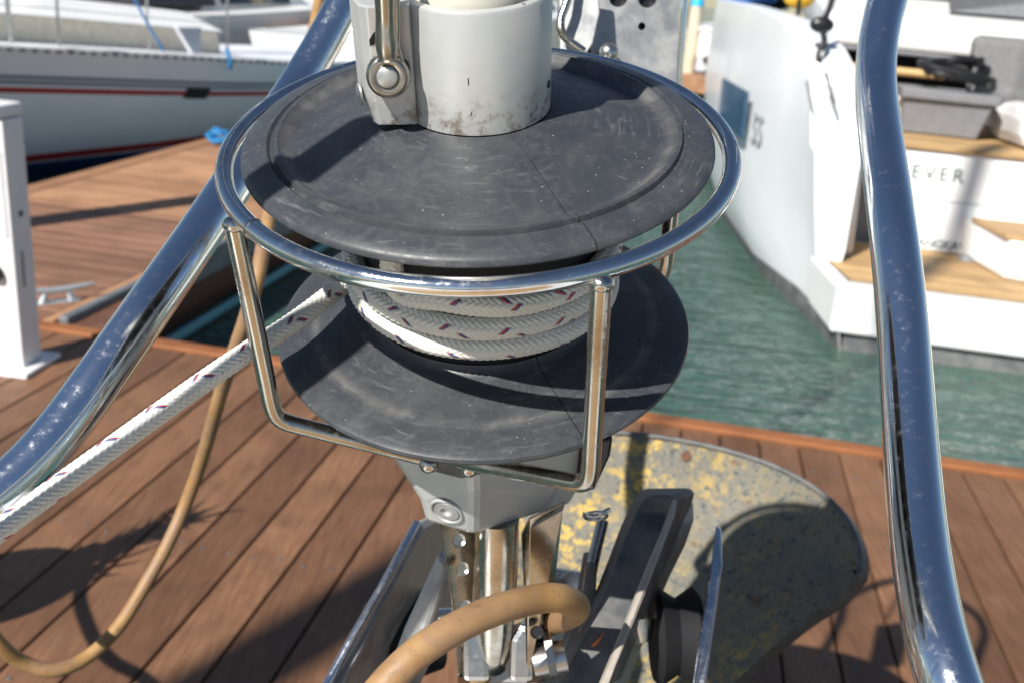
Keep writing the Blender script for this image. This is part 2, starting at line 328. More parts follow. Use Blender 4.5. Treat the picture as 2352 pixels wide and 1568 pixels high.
obj('door_panel', MB().hexa([pc-y_*(.0655+o)+x_*a+ez*z for z in (.98, 1.30) for o, a in ((0, -.06), (0, .06), (.004, .06), (.004, -.06))]), M['gelgrey'], ped, 0, .002)
obj('outlet', MB().lathe([(0, .004), (.011, .004), (.012, 0)], pc+x_*.075+ez*1.06, x_, 12), M['black'], ped)
obj('door_seam', MB().hexa([pc+x_*(.0755)+y_*q+ez*z for z in (.78, .92) for q in (-.02, -.012)]+[pc+x_*(.0785)+y_*q+ez*z for z in (.78, .92) for q in (-.02, -.012)]), M['bin'], ped, 0)
def cleat(org, di, label, s=1.):
    t = thing('dock_cleat', org, label, 'cleat'); di = di/np.linalg.norm(di)
    obj('horn', MB().tube(smooth_path([org+ez*.060*s-di*.14*s, org+ez*.052*s-di*.07*s, org+ez*.048*s, org+ez*.052*s+di*.07*s, org+ez*.060*s+di*.14*s], 5), [.006*s+.007*s*math.sin(math.pi*i/20) for i in range(21)], 10), M['cleat'], t)
    for q in (-1, 1): obj('leg', MB().tube([org+di*q*.055*s, org+di*q*.04*s+ez*.045*s], [.017*s, .010*s], 10), M['cleat'], t)
    obj('base', MB().prism([org+di*i*.08*s+np.cross(di, ez)*j*.022*s for i, j in ((-1, -1), (1, -1), (1, 1), (-1, 1))], ez*.006), M['cleat'], t, 0)
    return t
cleat(G(-2.80, 3.97, Z), e1*.75+e2*.66, 'small grey alloy horn cleat on the brown finger dock beside the rubber edge', 1.2)
cleat(G(-4.20, 8.55, Z), e1, 'far cleat wrapped in blue rope at the orange end of the finger dock')
kn = MB()
for i in range(5):
    o_ = G(-4.20+random.uniform(-.05, .05), 8.5+random.uniform(-.1, .1), Z+.04)
    kn.tube([o_+np.array([.13*math.cos(t_)*(1-.1*i), .11*math.sin(t_)*(1-.1*i), .03*math.sin(2*t_+i)+.012*i]) for t_ in np.linspace(0, 5.9, 26)], .013, 8)
kn.tube(smooth_path([G(-4.1, 8.5, Z+.05), G(-3.9, 8.55, Z+.02), G(-3.6, 8.75, Z+.015), G(-3.35, 8.6, Z+.015)]), .013, 8)
tag(obj('blue_rope_coil', kn, M['bluerope']), 'bright blue rope coiled round the far cleat on the finger dock', 'rope')
# bracket and post casting the long stripe across the finger
sp = thing('piling', G(-4.75, 5.3, -.2), 'tall round piling standing outside the frame beside the finger dock', 'piling')
obj('shaft', MB().tube([G(-4.83, 3.1, -.2), G(-4.83, 3.1, 3.6)], .12, 18), M['pile'], sp)
obj('cap', MB().lathe([(.13, 0), (.13, .05), (.001, .16)], G(-4.83, 3.1, 3.602), ez, 18), M['paintwhite'], sp)

# ================================================================ SAILBOAT on the left
sb = thing('sailboat', G(-5.6, 8, 0), 'white sailing yacht with red stripes and dark blue bottom moored beyond the finger dock', 'sailboat')
st = [2.5, 4, 5.5, 7, 8.5, 10, 11.5, 13, 14.5, 15.6]
def sbx(b): return float(np.interp(b, [2.5, 5, 7.3, 9, 10.5, 11.5, 13, 14.5, 16], [-6.7, -6.15, -5.55, -4.92, -4.42, -4.15, -4.0, -4.15, -4.9]))
def sbw(b): return sbx(b)-float(np.interp(b, [2.5, 8, 9.3, 10.3, 13, 16], [.55, .78, .80, 1.0, 1.1, .5]))
def shz(b): return float(np.interp(b, [2.5, 5, 7.3, 9, 11.1, 13, 16], [1.42, 1.31, 1.22, 1.13, 1.0, .96, 1.0]))
def stz(b): return float(np.interp(b, [2.5, 7.3, 9.8, 12, 16], [1.15, .875, .72, .62, .6]))
def hull_strip(zs_fn, off=0.0, n=40, b0=2.5, b1=15.6):
    mb = MB(); bs = np.linspace(b0, b1, n); rows = []
    for b in bs:
        row = []
        for t in zs_fn(b):     # t is height
            h = shz(b); k = max(0, min(1, t/h)); a_ = sbw(b)+(sbx(b)-sbw(b))*(k**.55)
            if t < 0: a_ = sbw(b)+t*.9
            row.append(G(a_+off, b, t))
        rows.append(row)
    m = len(rows[0]); vs = [p for r in rows for p in r]
    return mb.add(vs, [(i*m+j, (i+1)*m+j, (i+1)*m+j+1, i*m+j+1) for i in range(n-1) for j in range(m-1)])
hullb = hull_strip(lambda b: [-.25, 0, .12, .3, .5, .7, .85, shz(b)])
# far side and deck close the hull
bs = np.linspace(2.5, 15.6, 40)
hullb.add([q for b in bs for q in (G(sbx(b), b, shz(b)), G(sbx(b)-3.2*max(0, 1-(b/16.2)**4), b+.6, shz(b)), G(sbx(b)-3.0*max(0, 1-(b/16.2)**4), b+.6, -.2))], [(i*3+j, i*3+3+j, i*3+4+j, i*3+1+j) for i in range(39) for j in range(2)])
obj('hull', hullb, M['hullgrey'], sb)
obj('bottom_paint', hull_strip(lambda b: [-.25, -.05, .05, .155], .006), M['navy'], sb)
obj('waterline_stripe', hull_strip(lambda b: [.18, .245], .008), M['red'], sb)
obj('topside_stripe', hull_strip(lambda b: [stz(b)-.022, stz(b)+.022], .008), M['red'], sb)
obj('topside_stripe', hull_strip(lambda b: [stz(b)+.05, stz(b)+.08], .008), M['bluestripe'], sb)
obj('topside_stripe', hull_strip(lambda b: [stz(b)+.095, stz(b)+.125], .008), M['bluestripe'], sb)
tr = MB(); b = 3.0
while b < 15.4:
    tr.hexa([G(sbx(b)+i, b+j, shz(b)+k) for k in (-.030, -.004) for i, j in ((-.01, 0), (.020, 0), (.020, .045), (-.01, .045))]); b += .105
o_ = obj('rail_shade_dashes', tr, M['bin'], sb, 0); o_['kind'] = 'stuff'  # dark dashes put in for the scalloped shading under the rail
obj('toe_rail', MB().add([q for b in bs for q in (G(sbx(b)+.028, b, shz(b)), G(sbx(b)+.020, b, shz(b)+.018), G(sbx(b)-.10, b, shz(b)+.030), G(sbx(b)-.02, b, shz(b)-.002))], [(i*4+j, i*4+4+j, i*4+4+(j+1) % 4, i*4+(j+1) % 4) for i in range(39) for j in range(4)]), M['gel'], sb)
pb = [9.28, 9.58]
def skin(b, t, o=0.): k = (t/shz(b))**.55; return G(sbw(b)+(sbx(b)-sbw(b))*k+o, b, t)
obj('portlight', MB().hexa([skin(b, z, o) for o in (-.02, .02) for b, z in ((pb[0], .70), (pb[1], .68), (pb[1], .79), (pb[0], .81))]), M['black'], sb, 0, .01)
cb = np.linspace(3, 10.6, 9)
def ring4(b, i, z0, z1, j, q=.05):
    z1 += max(0, 9-b)*.035 if z1 > .3 else 0
    return [G(sbx(b)-i, b, shz(b)+z0), G(sbx(b)-i-q, b+.02, shz(b)+z1), G(sbx(b)-j+q, b+.3, shz(b)+z1), G(sbx(b)-j, b+.3, shz(b)+z0)]
def loft(i, z0, z1, j, qq=.05):
    v = [p for b in cb for p in ring4(b, i, z0, z1, j, qq)]; return MB().add(v, [(k*4+q, k*4+(q+1) % 4, k*4+4+(q+1) % 4, k*4+4+q) for k in range(8) for q in range(4)]+[(3, 2, 1, 0), (32, 33, 34, 35)])
obj('cabin', loft(.85, -.01, .24, 2.6), M['beige'], sb, 40, .01)
obj('cabin_top', loft(.78, .242, .42, 2.65, .5), M['gel'], sb, 40, .03)
obj('hatch', MB().hexa([G(sbx(b)-a, b, shz(b)+z) for z in (.42, .58) for a, b in ((1.1, 6.2), (1.1, 7.2), (1.8, 7.2), (1.8, 6.2))]), M['gel'], sb, 0, .02)
sx = [5.9, 7.9, 9.7, 11.2, 12.8, 14.5]
for b in sx: obj('stanchion', MB().tube([G(sbx(b)-.05, b, shz(b)), G(sbx(b)-.03, b-.02, shz(b)+.62)], .013, 8), M['steel'], sb)
for h in (.33, .61): obj('lifeline', MB().tube([G(sbx(b)-.04, b, shz(b)+h) for b in [3]+sx+[15]], .004, 6), M['steel'], sb)
for b, w in ((7.85, .020), (7.7, .010), (9.2, .012)): obj('shroud', MB().tube([G(sbx(b)-.45, b, shz(b)), G(sbx(b)-.6, b+.1, shz(b)+6)], w, 8), M['steel'], sb)
obj('mast', MB().tube([G(-6.6, 9.4, 1.3), G(-6.6, 9.4, 13)], .085, 16), M['paintwhite'], sb)
obj('mooring_line', MB().tube(smooth_path([G(sbx(9.6)+.03, 9.6, shz(9.6)+.10), G(sbx(9.6)+.06, 9.6, shz(9.6)-.02), G(sbx(9.6)+.05, 9.62, shz(9.6)-.10)]), .02, 8), M['bluerope'], sb)
tag(obj('mooring_line', MB().tube(smooth_path([G(sbx(10.6), 10.6, shz(10.6)+.07), G(sbx(10.6)+.10, 10.5, .95), G(-4.25, 9.5, .70), G(-4.15, 8.6, .50)]), .014, 8), M['bluerope']), 'blue mooring line slanting from the sailing yacht down to the far cleat', 'rope')
tag(obj('hanging_line', MB().tube(smooth_path([G(-5.25, 8.55, 2.0), G(-5.1, 8.75, 1.5), G(-4.98, 8.9, 1.17)]), .012, 8), M['bluerope']), 'thin blue rope hanging down to the sailing yacht rail', 'rope')
tag(obj('cloth_bundle', MB().prism([G(-5.0, 9.2, 1.38), G(-4.95, 9.6, 1.37), G(-4.9, 9.45, 1.10), G(-4.9, 9.36, 1.10)], e2*-.05), M['gelgrey'], None, 40, .01), 'pale blue tapering cloth tied above the sailing yacht rail', 'cloth')

# neighbours behind the sailing yacht
def simple_boat(name, org, ln, bm, h, label, cabin=True, canvas=None, hm='gel', side='gelgrey', ang=0., grp='boats moored in the background'):
    t = thing(name, G(*org, 0), label, 'boat', grp); ca, sa = math.cos(ang), math.sin(ang)
    def q(x, y, z): return G(org[0]+x*ca-y*sa, org[1]+x*sa+y*ca, z)
    ys = np.linspace(0, ln, 14); vs = []
    for y in ys:
        w = bm/2*(1-max(0, (y/ln-.45)/.55)**2.2)+.01; z1 = h*(1+.25*(y/ln)**2)
        vs += [q(-w*.8, y, -.1), q(-w, y, z1), q(w, y, z1), q(w*.8, y, -.1)]
    fs = [(i*4+j, i*4+4+j, i*4+5+j, i*4+1+j) for i in range(13) for j in range(3)]+[(0, 1, 2, 3)]
    obj('hull', MB().add(vs, fs), M[side], t)
    dk = MB().add([p+ez*.012 for i in range(14) for p in (vs[i*4+1], vs[i*4+2])], [(i*2, i*2+2, i*2+3, i*2+1) for i in range(13)]); obj('deck', dk, M['gel'], t)
    if cabin:
        k = .3*bm; obj('cabin', MB().hexa([q(x, y, h+.02) for x, y in ((-k, ln*.2), (k, ln*.2), (k, ln*.68), (-k, ln*.68))]+[q(x, y, h+.42) for x, y in ((-k*.85, ln*.22), (k*.85, ln*.22), (k*.75, ln*.6), (-k*.75, ln*.6))]), M[hm], t, 0, .03)
        for i in (-1, 1): obj('cabin_window', MB().hexa([q(i*x, y, z) for x, z in ((k*.99, h+.14), (k*.93, h+.30)) for y in (ln*.27, ln*.55)]+[q(i*(x+.012), y, z) for x, z in ((k*.99, h+.14), (k*.93, h+.30)) for y in (ln*.27, ln*.55)]), M['glassdark'], t, 0)
    if canvas: obj('canvas_cover', MB().hexa([q(x, y, z) for z, k in ((h+.1, 1), (h+.75, .6)) for x, y in ((-bm*.32*k, .2), (bm*.32*k, .2), (bm*.32*k, ln*.25), (-bm*.32*k, ln*.25))]), M[canvas], t, 0, .08)
    obj('mast', MB().tube([q(0, ln*.52, h), q(0, ln*.52, h+9)], .06, 10), M['paintwhite'], t)
    return t
simple_boat('moored_boat', (-6.2, 16.5), 9, 2.9, .95, 'white sailing boat with grey sides just behind the red striped yacht', canvas=None)
simple_boat('moored_boat', (-12.0, 16), 10, 3.2, 1.25, 'white sailing boat with dark canvas cover, far left behind the others', canvas='gel')
simple_boat('moored_boat', (-5.2, 24), 9, 3.0, 1.35, 'white boat with dark cover, farthest back at upper left of the steel plate', canvas='darkcanvas')
simple_boat('moored_boat', (-9.5, 14.5), 11, 3.0, 1.15, 'broad white boat with dark cockpit cover behind the sailing yacht cabin', canvas='darkcanvas')
simple_boat('moored_boat', (-14.5, 15.5), 10, 3.2, 1.25, 'white boat at the top left corner beyond the sailing yacht', canvas='gel')
simple_boat('moored_boat', (-4.2, 19), 3.4, 1.5, .8, 'short dark covered dinghy between the grey sided boat and the steel plate', cabin=False, canvas='darkcanvas')
simple_boat('moored_boat', (-16, 26), 10, 3.4, 1.5, 'distant white boat low on the far left water', canvas='darkcanvas')
simple_boat('moored_boat', (.9, 23), 9, 3.0, 1.3, 'white boat with blue cover moored at the far dock between plate and power yacht', canvas='bluecanvas')
simple_boat('moored_boat', (-1.6, 23.5), 8, 2.4, 1.1, 'small white boat behind the beige pile on the far dock', canvas='darkcanvas')

# far dock furniture
for i, (a_, b_, w, h, c, lb) in enumerate(((-.33, 20.6, .13, 1.25, 'cyan', 'beige dock pile with a bright cyan cap on the far dock'), (-.62, 20.4, .11, 2.3, 'paintwhite', 'taller pale dock pile left of the cyan capped one'), (-8, 20.6, .14, 2.2, 'paintwhite', 'pile far to the left on the far dock'), (5, 20.6, .14, 2.2, 'paintwhite', 'pile on the far dock hidden past the power yacht'))):
    p_ = thing('dock_pile', G(a_, b_, .7), lb, 'pile', 'piles along the far dock')
    obj('shaft', MB().tube([G(a_, b_, .70), G(a_, b_, .70+h)], w, 14), M['pile'], p_); obj('cap', MB().lathe([(w*1.05, 0), (w*1.05, .06), (w*.5, .22), (.001, .27)], G(a_, b_, .702+h), ez, 14), M[c], p_)
db = thing('dock_box', G(.0, 20.4, .7), 'white fibreglass dock box beside the cyan capped pile', 'box')
obj('bin', MB().box(-.2, .25, 20.2, 20.7, 1.0, 1.5), M['gel'], db, 0, .05); obj('lid', MB().box(-.23, .28, 20.17, 20.73, 1.502, 1.58), M['gel'], db, 0, .03)
tk = thing('outboard_motor', G(.1, 20.1, .7), 'black outboard motor standing low on the far dock under the white box', 'motor')
obj('cowl', MB().ball(G(.12, 20.0, 1.0), .16, 8, (1.2, 1, .8)), M['black'], tk); obj('leg', MB().tube([G(.12, 20., .95), G(.05, 20., .71)], [.07, .1], 10), M['black'], tk)

# ================================================================ POWER YACHT on the right
yt = thing('power_yacht', G(2.2, 6.3, 0), 'large white power yacht with teak swim platform moored stern to the walkway', 'yacht')
stn = [6.9, 7.12, 7.5, 8, 8.6, 9.3, 10, 11, 12.5, 14.5, 17, 20]
def itp(b, xs, ys): return float(np.interp(b, xs, ys))
def ya(b, k):  # k 0 waterline, 1 chine at .45, 2 mid, 3 gunwale
    w = itp(b, [6.25, 8, 10, 12.5, 16, 20], [1.09, .68, .40, .25, .35, 1.6])
    c = itp(b, [6.25, 7.1, 8, 9, 10, 12.5, 16, 20], [1.0, .90, .50, .36, .25, .10, .15, 1.3])
    md = itp(b, [6.9, 7.5, 8.3, 9, 10, 12.5, 16, 20], [.79, .60, .43, .30, .17, .02, 0, 1.1])
    tp = itp(b, [6.9, 7.12, 7.6, 8, 9, 10, 12.5, 16, 20], [.74, .70, .57, .50, .35, .23, .06, 0, 1.0])
    return (w, c, md, tp)[k]
def yz(b): return itp(b, [6.9, 7.12, 7.5, 8, 9, 10, 12.5, 20], [1.25, 1.60, 1.80, 1.93, 2.0, 2.02, 2.05, 2.3])
rows = []
for b in stn:
    zt = yz(b); w, c, md, tp = (ya(b, k) for k in range(4))
    rows.append([G(w+.06, b, -.3), G(w, b, 0), G((w+c)/2-.01, b, .18), G(c, b, .42), G(md+(c-md)*.45, b, .78), G(md, b, 1.12), G(md+(tp-md)*.6-.01, b, 1.12+(zt-1.12)*.5), G(tp, b, zt), G(tp+.10, b, zt+.02), G(tp+.34, b, zt-.02), G(tp+.36, b, .5)])
m_ = len(rows[0]); hv = [p for r in rows for p in r]
hb = MB().add(hv, [(i*m_+j, (i+1)*m_+j, (i+1)*m_+j+1, i*m_+j+1) for i in range(len(stn)-1) for j in range(m_-1)]+[tuple(range(m_))])
# lower quarter beside the platform
lq = [6.25, 6.6, 6.9]; lr = [[G(ya(b, 0)+.06, b, -.3), G(ya(b, 0), b, 0), G((ya(b, 0)+ya(b, 1))/2, b, .2), G(ya(b, 1), b, .419)] for b in lq]
hb.add([p for r in lr for p in r], [(i*4+j, i*4+4+j, i*4+5+j, i*4+1+j) for i in range(2) for j in range(3)])
M['hullside'] = noisy('bluish_white_topsides', (.70, .73, .76), (.76, .78, .80), 1.2, .28, Coat_Weight=.1)  # greyed copy of the white gelcoat for the dimmer light on this side
obj('hull', hb, M['hullside'], yt, 50)
bt = MB(); bb = [6.25, 6.6]+stn
bt.add([p for b in bb for p in (G(ya(b, 0)+.03, b, -.12), G(ya(b, 0)-.012, b, -.0), G(ya(b, 0)+((ya(b, 0)+ya(b, 1))/2-.01-ya(b, 0))*.85-.014, b, .155))], [(i*3+j, i*3+3+j, i*3+4+j, i*3+1+j) for i in range(len(bb)-1) for j in range(2)])
obj('bottom_paint', bt, M['anti'], yt)
obj('swim_platform', MB().prism([G(1.0, 6.25, .12), G(5.6, 6.25, .12), G(5.6, 7.72, .12), G(.93, 7.72, .12), G(.90, 7.0, .12)], ez*.30), M['gel'], yt, 0, .02)
tkp = MB(); b = 6.42
while b < 7.58:
    lo_a = float(np.interp(b, [6.42, 7.08, 7.12, 7.6], [1.09, .97, 1.18, 1.2])); tkp.box(lo_a, 5.5, b+.003, b+.052, .4215, .4275); b += .055
obj('platform_teak', tkp, M['teak'], yt, 0)
obj('teak_caulking', MB().prism([G(1.08, 6.41, .4205), G(5.52, 6.41, .4205), G(5.52, 7.61, .4205), G(1.2, 7.61, .4205), G(1.17, 7.15, .4205), G(.96, 7.10, .4205)], ez*.003), M['black'], yt, 0)
obj('transom_seam', MB().hexa([G(1.42, 7.705, .785), G(5.3, 7.705, .785), G(5.3, 7.72, .785), G(1.42, 7.72, .785), G(1.42, 7.707, .791), G(5.3, 7.707, .791), G(5.3, 7.72, .791), G(1.42, 7.72, .791)]), M['palegrey'], yt, 0)
for a_ in (2.6, 3.6): obj('hatch_outline', MB().box(a_, a_+.006, 7.66, 7.74, .62, .78), M['palegrey'], yt, 0)
obj('platform_skirt', MB().prism([G(1.10, 6.30, -.2), G(5.5, 6.30, -.2), G(5.5, 7.0, -.2), G(1.0, 7.0, -.2)], ez*.318), M['anti'], yt, 0)
# stern quarter face, the aft end of the side deck moulding
wq = MB().prism([G(.905, 7.08, .43), G(1.19, 7.10, .43), G(1.13, 7.0, 1.0), G(1.0, 6.92, 1.45), G(.90, 6.95, 1.60), G(.74, 7.0, 1.62), G(.79, 6.97, 1.1)], e1*.7); obj('quarter_moulding', wq, M['gel'], yt, 30, .04)
trn = [(1.40, 7.62, .43), (5.4, 7.62, .43), (5.4, 7.80, 1.135), (1.38, 7.80, 1.135)]
obj('transom', MB().hexa([G(*trn[0]), G(*trn[1]), G(5.4, 8.2, .43), G(1.4, 8.2, .43), G(*trn[3]), G(*trn[2]), G(5.4, 8.2, 1.135), G(1.38, 8.2, 1.135)]), M['gel'], yt, 0, .015)
obj('transom_gap', MB().box(1.20, 1.38, 7.7, 8.3, .43, 1.1), M['bin'], yt, 0)
tdir = (G(0, 7.80, 1.135)-G(0, 7.62, .43)); tdir /= np.linalg.norm(tdir)
n_ = np.cross(e2, tdir)*-1
def ontr(px, py):
    r = ray(px, py); p0 = G(1.4, 7.62, .43)-e1*.006; n = np.cross(e2, tdir); t = ((p0-O)@n)/(r@n); return O+r*t
obj('name_lettering', textmesh('EVER', .142, ontr(2090, 408), e2, tdir, .002, 1.28), M['lettering'], yt, 0)
obj('port_lettering', textmesh('LANGKAWI', .088, ontr(2092, 563), e2, tdir, .002, .92), M['lettering'], yt, 0)
dk_ = MB(); b = 7.76
while b < 9.9: dk_.box(1.3, 5.4, b+.002, b+.078, 1.137, 1.16); b += .08
obj('cockpit_teak', dk_, M['teak'], yt, 0, .003)
stp = MB().prism([G(2.15, 7.0, .43), G(2.9, 6.75, .43), G(2.9, 7.7, .43), G(2.0, 7.7, .43)], ez*.26); obj('step', stp, M['gel'], yt, 0, .02)
obj('step_teak', MB().prism([G(2.12, 7.02, .692), G(2.9, 6.78, .692), G(2.9, 7.6, .692), G(2.02, 7.55, .692)], ez*.03), M['teak'], yt, 0, .004)
obj('deck_fitting', MB().lathe([(0, .03), (.05, .03), (.06, 0)], G(2.02, 7.45, .43), ez, 14), M['bin'], yt)
# side structure, saloon bulkhead, overhang and seats
obj('side_coaming', MB().hexa([G(.95, 7.3, 1.0), G(1.35, 7.3, 1.0), G(1.35, 10.8, 1.0), G(.7, 10.8, 1.0), G(.80, 7.3, 1.62), G(1.02, 7.3, 1.60), G(.9, 10.8, 1.9), G(.45, 10.8, 1.9)]), M['gel'], yt, 0, .03)
obj('saloon_bulkhead', MB().box(1.2, 6, 10.9, 11.1, 1.1, 2.6), M['darkcanvas'], yt, 0)
obj('aft_sofa', MB().box(1.35, 2.3, 9.75, 10.5, 1.16, 1.36), M['gel'], yt, 0, .03)
obj('sofa_cushion', MB().box(1.35, 2.3, 9.78, 10.5, 1.362, 1.44), M['greycush'], yt, 0, .03)
obj('sofa_trim', MB().box(1.33, 2.32, 9.72, 9.745, 1.30, 1.33), M['teak'], yt, 0)
obj('teak_rail', MB().tube([G(1.18, 9.2, 1.60), G(1.98, 9.2, 1.595)], .035, 12), M['teak'], yt)
obj('flybridge_overhang', MB().hexa([G(1.05, 9.75, 1.76), G(6, 9.5, 1.73), G(6, 13, 2.1), G(.9, 13, 2.1), G(1.0, 9.75, 2.03), G(6, 9.5, 2.00), G(6, 13, 2.55), G(.85, 13, 2.55)]), M['gel'], yt, 0, .05)
obj('overhang_window', MB().hexa([G(a, b, z) for b, z in ((10.1, 2.12), (11.0, 2.75)) for a in (2.1, 5.5)]+[G(a, b+.04, z) for b, z in ((10.1, 2.12), (11.0, 2.75)) for a in (2.1, 5.5)]), M['bin'], yt, 0)
obj('overhang_trim', MB().tube([G(1.0, 9.70, 1.74), G(6, 9.45, 1.71)], .02, 8), M['bin'], yt)
obj('stern_seat', MB().hexa([G(2.42, 8.1, 1.16), G(4.5, 7.9, 1.16), G(4.5, 9.3, 1.16), G(2.3, 9.1, 1.16), G(2.42, 8.2, 1.46), G(4.5, 8.0, 1.46), G(4.5, 9.3, 1.50), G(2.3, 9.1, 1.50)]), M['gel'], yt, 0, .10)
obj('seat_backrest', MB().hexa([G(2.10, 8.75, 1.45), G(4.5, 8.6, 1.45), G(4.5, 8.75, 1.45), G(2.10, 8.90, 1.45), G(2.06, 8.85, 1.95), G(4.5, 8.7, 1.95), G(4.5, 8.85, 1.95), G(2.06, 9.0, 1.95)]), M['greycush'], yt, 0, .07)
obj('seat_post', MB().box(2.22, 2.30, 9.1, 9.2, 1.16, 1.95), M['gel'], yt, 0, .02)
obj('seat_bolster', MB().tube(smooth_path([G(2.25, 8.9, 1.52), G(2.6, 8.75, 1.50), G(3.4, 8.6, 1.5), G(4.4, 8.5, 1.5)]), .10, 12), M['greycush'], yt)
# hull window, number, deck fittings
def onside(px, py, b): v = ray(px, py); t = (b-O@e1)/(v@e1); return O+v*t
wv = [onside(1668, 180, 8.95), onside(1724, 212, 8.35), onside(1712, 322, 8.35), onside(1658, 272, 8.95)]; off = (-e2*.035-e1*.01)
obj('hull_window', MB().hexa([p+off for p in wv]+[p+off*.2 for p in wv]), M['bluewin'], yt, 0, .004)
def surf(b, z):
    zt = yz(b); w, c, md, tp = (ya(b, k) for k in range(4))
    return float(np.interp(z, [0, .42, .78, 1.12, 1.12+(zt-1.12)*.5, zt], [w, c, md+(c-md)*.45, md, md+(tp-md)*.6-.01, tp]))
tm = textmesh('55', .33, np.zeros(3), np.array([1., 0, 0]), np.array([0, 1., 0]), .001, 1.05)
tm.v = [tuple(G(surf(8.25-x*.95, 1.00+y+.02)-.016-zq, 8.25-x*.95, 1.00+y)) for x, y, zq in tm.v]
obj('hull_number', tm, M['palegrey'], yt, 0)
obj('hull_slot', MB().tube([onside(1861, 186, 7.0)-e1*.06-e2*.03, onside(1875, 252, 6.98)-e1*.06-e2*.03], .009, 8), M['bin'], yt)
obj('hull_slot', MB().tube([onside(1893, 165, 6.9)-e1*.08, onside(1915, 238, 6.9)-e1*.06], .012, 8), M['bin'], yt)
obj('boarding_light', MB().ball(G(.66, 8.0, .10), .03, 6), M['steel'], yt)
# cockpit clutter
gb = thing('storage_bin', G(1.95, 8.9, 1.16), 'grey plastic storage bin full of hoses on the teak cockpit deck', 'bin')
obj('bin', MB().hexa([G(1.60, 8.55, 1.165), G(2.17, 8.50, 1.165), G(2.24, 8.95, 1.165), G(1.68, 9.0, 1.165), G(1.56, 8.50, 1.50), G(2.25, 8.45, 1.50), G(2.30, 9.02, 1.50), G(1.60, 9.05, 1.50)]), M['bin'], gb, 0, .02)
obj('rim', MB().hexa([G(1.54, 8.47, 1.44), G(2.27, 8.42, 1.44), G(2.32, 9.04, 1.44), G(1.58, 9.07, 1.44), G(1.54, 8.47, 1.51), G(2.27, 8.42, 1.51), G(2.32, 9.04, 1.51), G(1.58, 9.07, 1.51)]), M['bin'], gb, 0, .01)
hs = MB()
for i in range(6):
    o_ = G(1.93+random.uniform(-.06, .06), 8.75, 1.55+.02*i); hs.tube([o_+e2*(.27-.02*i)*math.cos(t_)+e1*.14*math.sin(t_)+ez*(.05+.08*math.sin(t_/2+i*.4)) for t_ in np.linspace(0, 6.1, 22)], .026, 8)
hz = tag(obj('hose_coil', hs, M['black']), 'black hose coiled on top of the grey storage bin', 'hose')
for i, (px, py) in enumerate(((2130, 158), (2152, 172), (2185, 180))): tag(obj('hose_fitting', MB().ball(pt(px, py, 8.35), .035-.006*i, 6, (1, 1, .8)), M['green'] if i < 2 else M['gelgrey']), ('bright green hose fitting, leftmost on the hose coil', 'smaller green hose fitting in the middle of the coil', 'pale hose nozzle at the right of the coil')[i], 'fitting')
bl = thing('rail_block', G(.9, 7.4, 1.7), 'black rope block and shackles hanging by the yacht gunwale', 'block')
obj('block', MB().ball(pt(1888, 58, 6.75), .07, 8, (1.2, .6, .8)), M['black'], bl)
obj('rope', MB().tube(smooth_path([pt(1920, -30, 6.75), pt(1905, 20, 6.75), pt(1890, 60, 6.75), pt(1893, 100, 6.75), pt(1880, 130, 6.75), pt(1888, 180, 6.75)]), .022, 8), M['black'], bl)
obj('shackle', MB().tube(smooth_path([pt(1872, 105, 6.75), pt(1890, 112, 6.75), pt(1878, 150, 6.75), pt(1870, 170, 6.75)]), .018, 8), M['steel'], bl)
obj('snap_hook', MB().tube([pt(1888, 178, 6.75), pt(1884, 205, 6.75)], .026, 8), M['steel'], bl)
fdr = thing('fender_pouch', G(.8, 8.6, 2.0), 'yellow canvas pouch above the yacht gunwale with a black hanging strap', 'pouch')
obj('pouch', MB().ball(pt(1836, -6, 9.), .13, 8, (1.1, .6, .8)), M['yellow'], fdr); obj('strap', MB().tube([pt(1836, 0, 8.9), pt(1830, 65, 8.8)], .02, 8), M['black'], fdr)
for i, (px, w, mk) in enumerate(((1720, .35, 'bluecanvas'), (1765, .4, 'darkcanvas'), (1800, .3, 'darkcanvas'))):
    tag(obj('deck_cushion', MB().ball(pt(px, -8-i*2, 12+i*.5), w, 8, (1, 1, .45)), M[mk]), ('blue rolled cover lying on the yacht foredeck', 'dark rolled cover lying on the yacht side deck', 'rightmost dark rolled cover on the yacht side deck')[i], 'cover')
tag(obj('stern_shadow_pole', MB().tube([G(2.6, 7.9, 1.2), G(2.2, 5.6, 6.2)], .06, 10), M['paintwhite']), 'unseen white pole added at the yacht stern for its shadow', 'pole')  # added out of view for the shadow band on the transom

# ================================================================ OWN BOAT: bow deck under and behind the lens
ob = thing('bow_deck', np.array([0, -.5, 1.2]), 'white bow deck of the boat the picture is taken from, below the frame', 'boat')
out = [(-1.5, -3), (-1.15, -1.5), (-.75, -.4), (-.42, .22), (-.15, .42), (.15, .42), (.42, .22), (.75, -.4), (1.15, -1.5), (1.5, -3)]
obj('deck', MB().prism([np.array([x, y, 1.38]) for x, y in out], ez*.08), M['gel'], ob, 0, .01)
obj('hull', MB().add([(x*.98, y-.02, 1.379) for x, y in out]+[(x*.5, y-.9, -.2) for x, y in out], [(i, i+1, 11+i, 10+i) for i in range(9)]), M['hullgrey'], ob)
obj('cabin', MB().hexa([(-.8, -3, 1.465), (.8, -3, 1.465), (.6, -1.4, 1.465), (-.6, -1.4, 1.465), (-.7, -3, 1.9), (.7, -3, 1.9), (.5, -1.7, 1.85), (-.5, -1.7, 1.85)]), M['gel'], ob, 0, .05)
obj('teak_inlay', MB().prism([np.array([x*.75, y-.12, 1.462]) for x, y in out[2:8]], ez*.006), M['teak'], ob, 0)

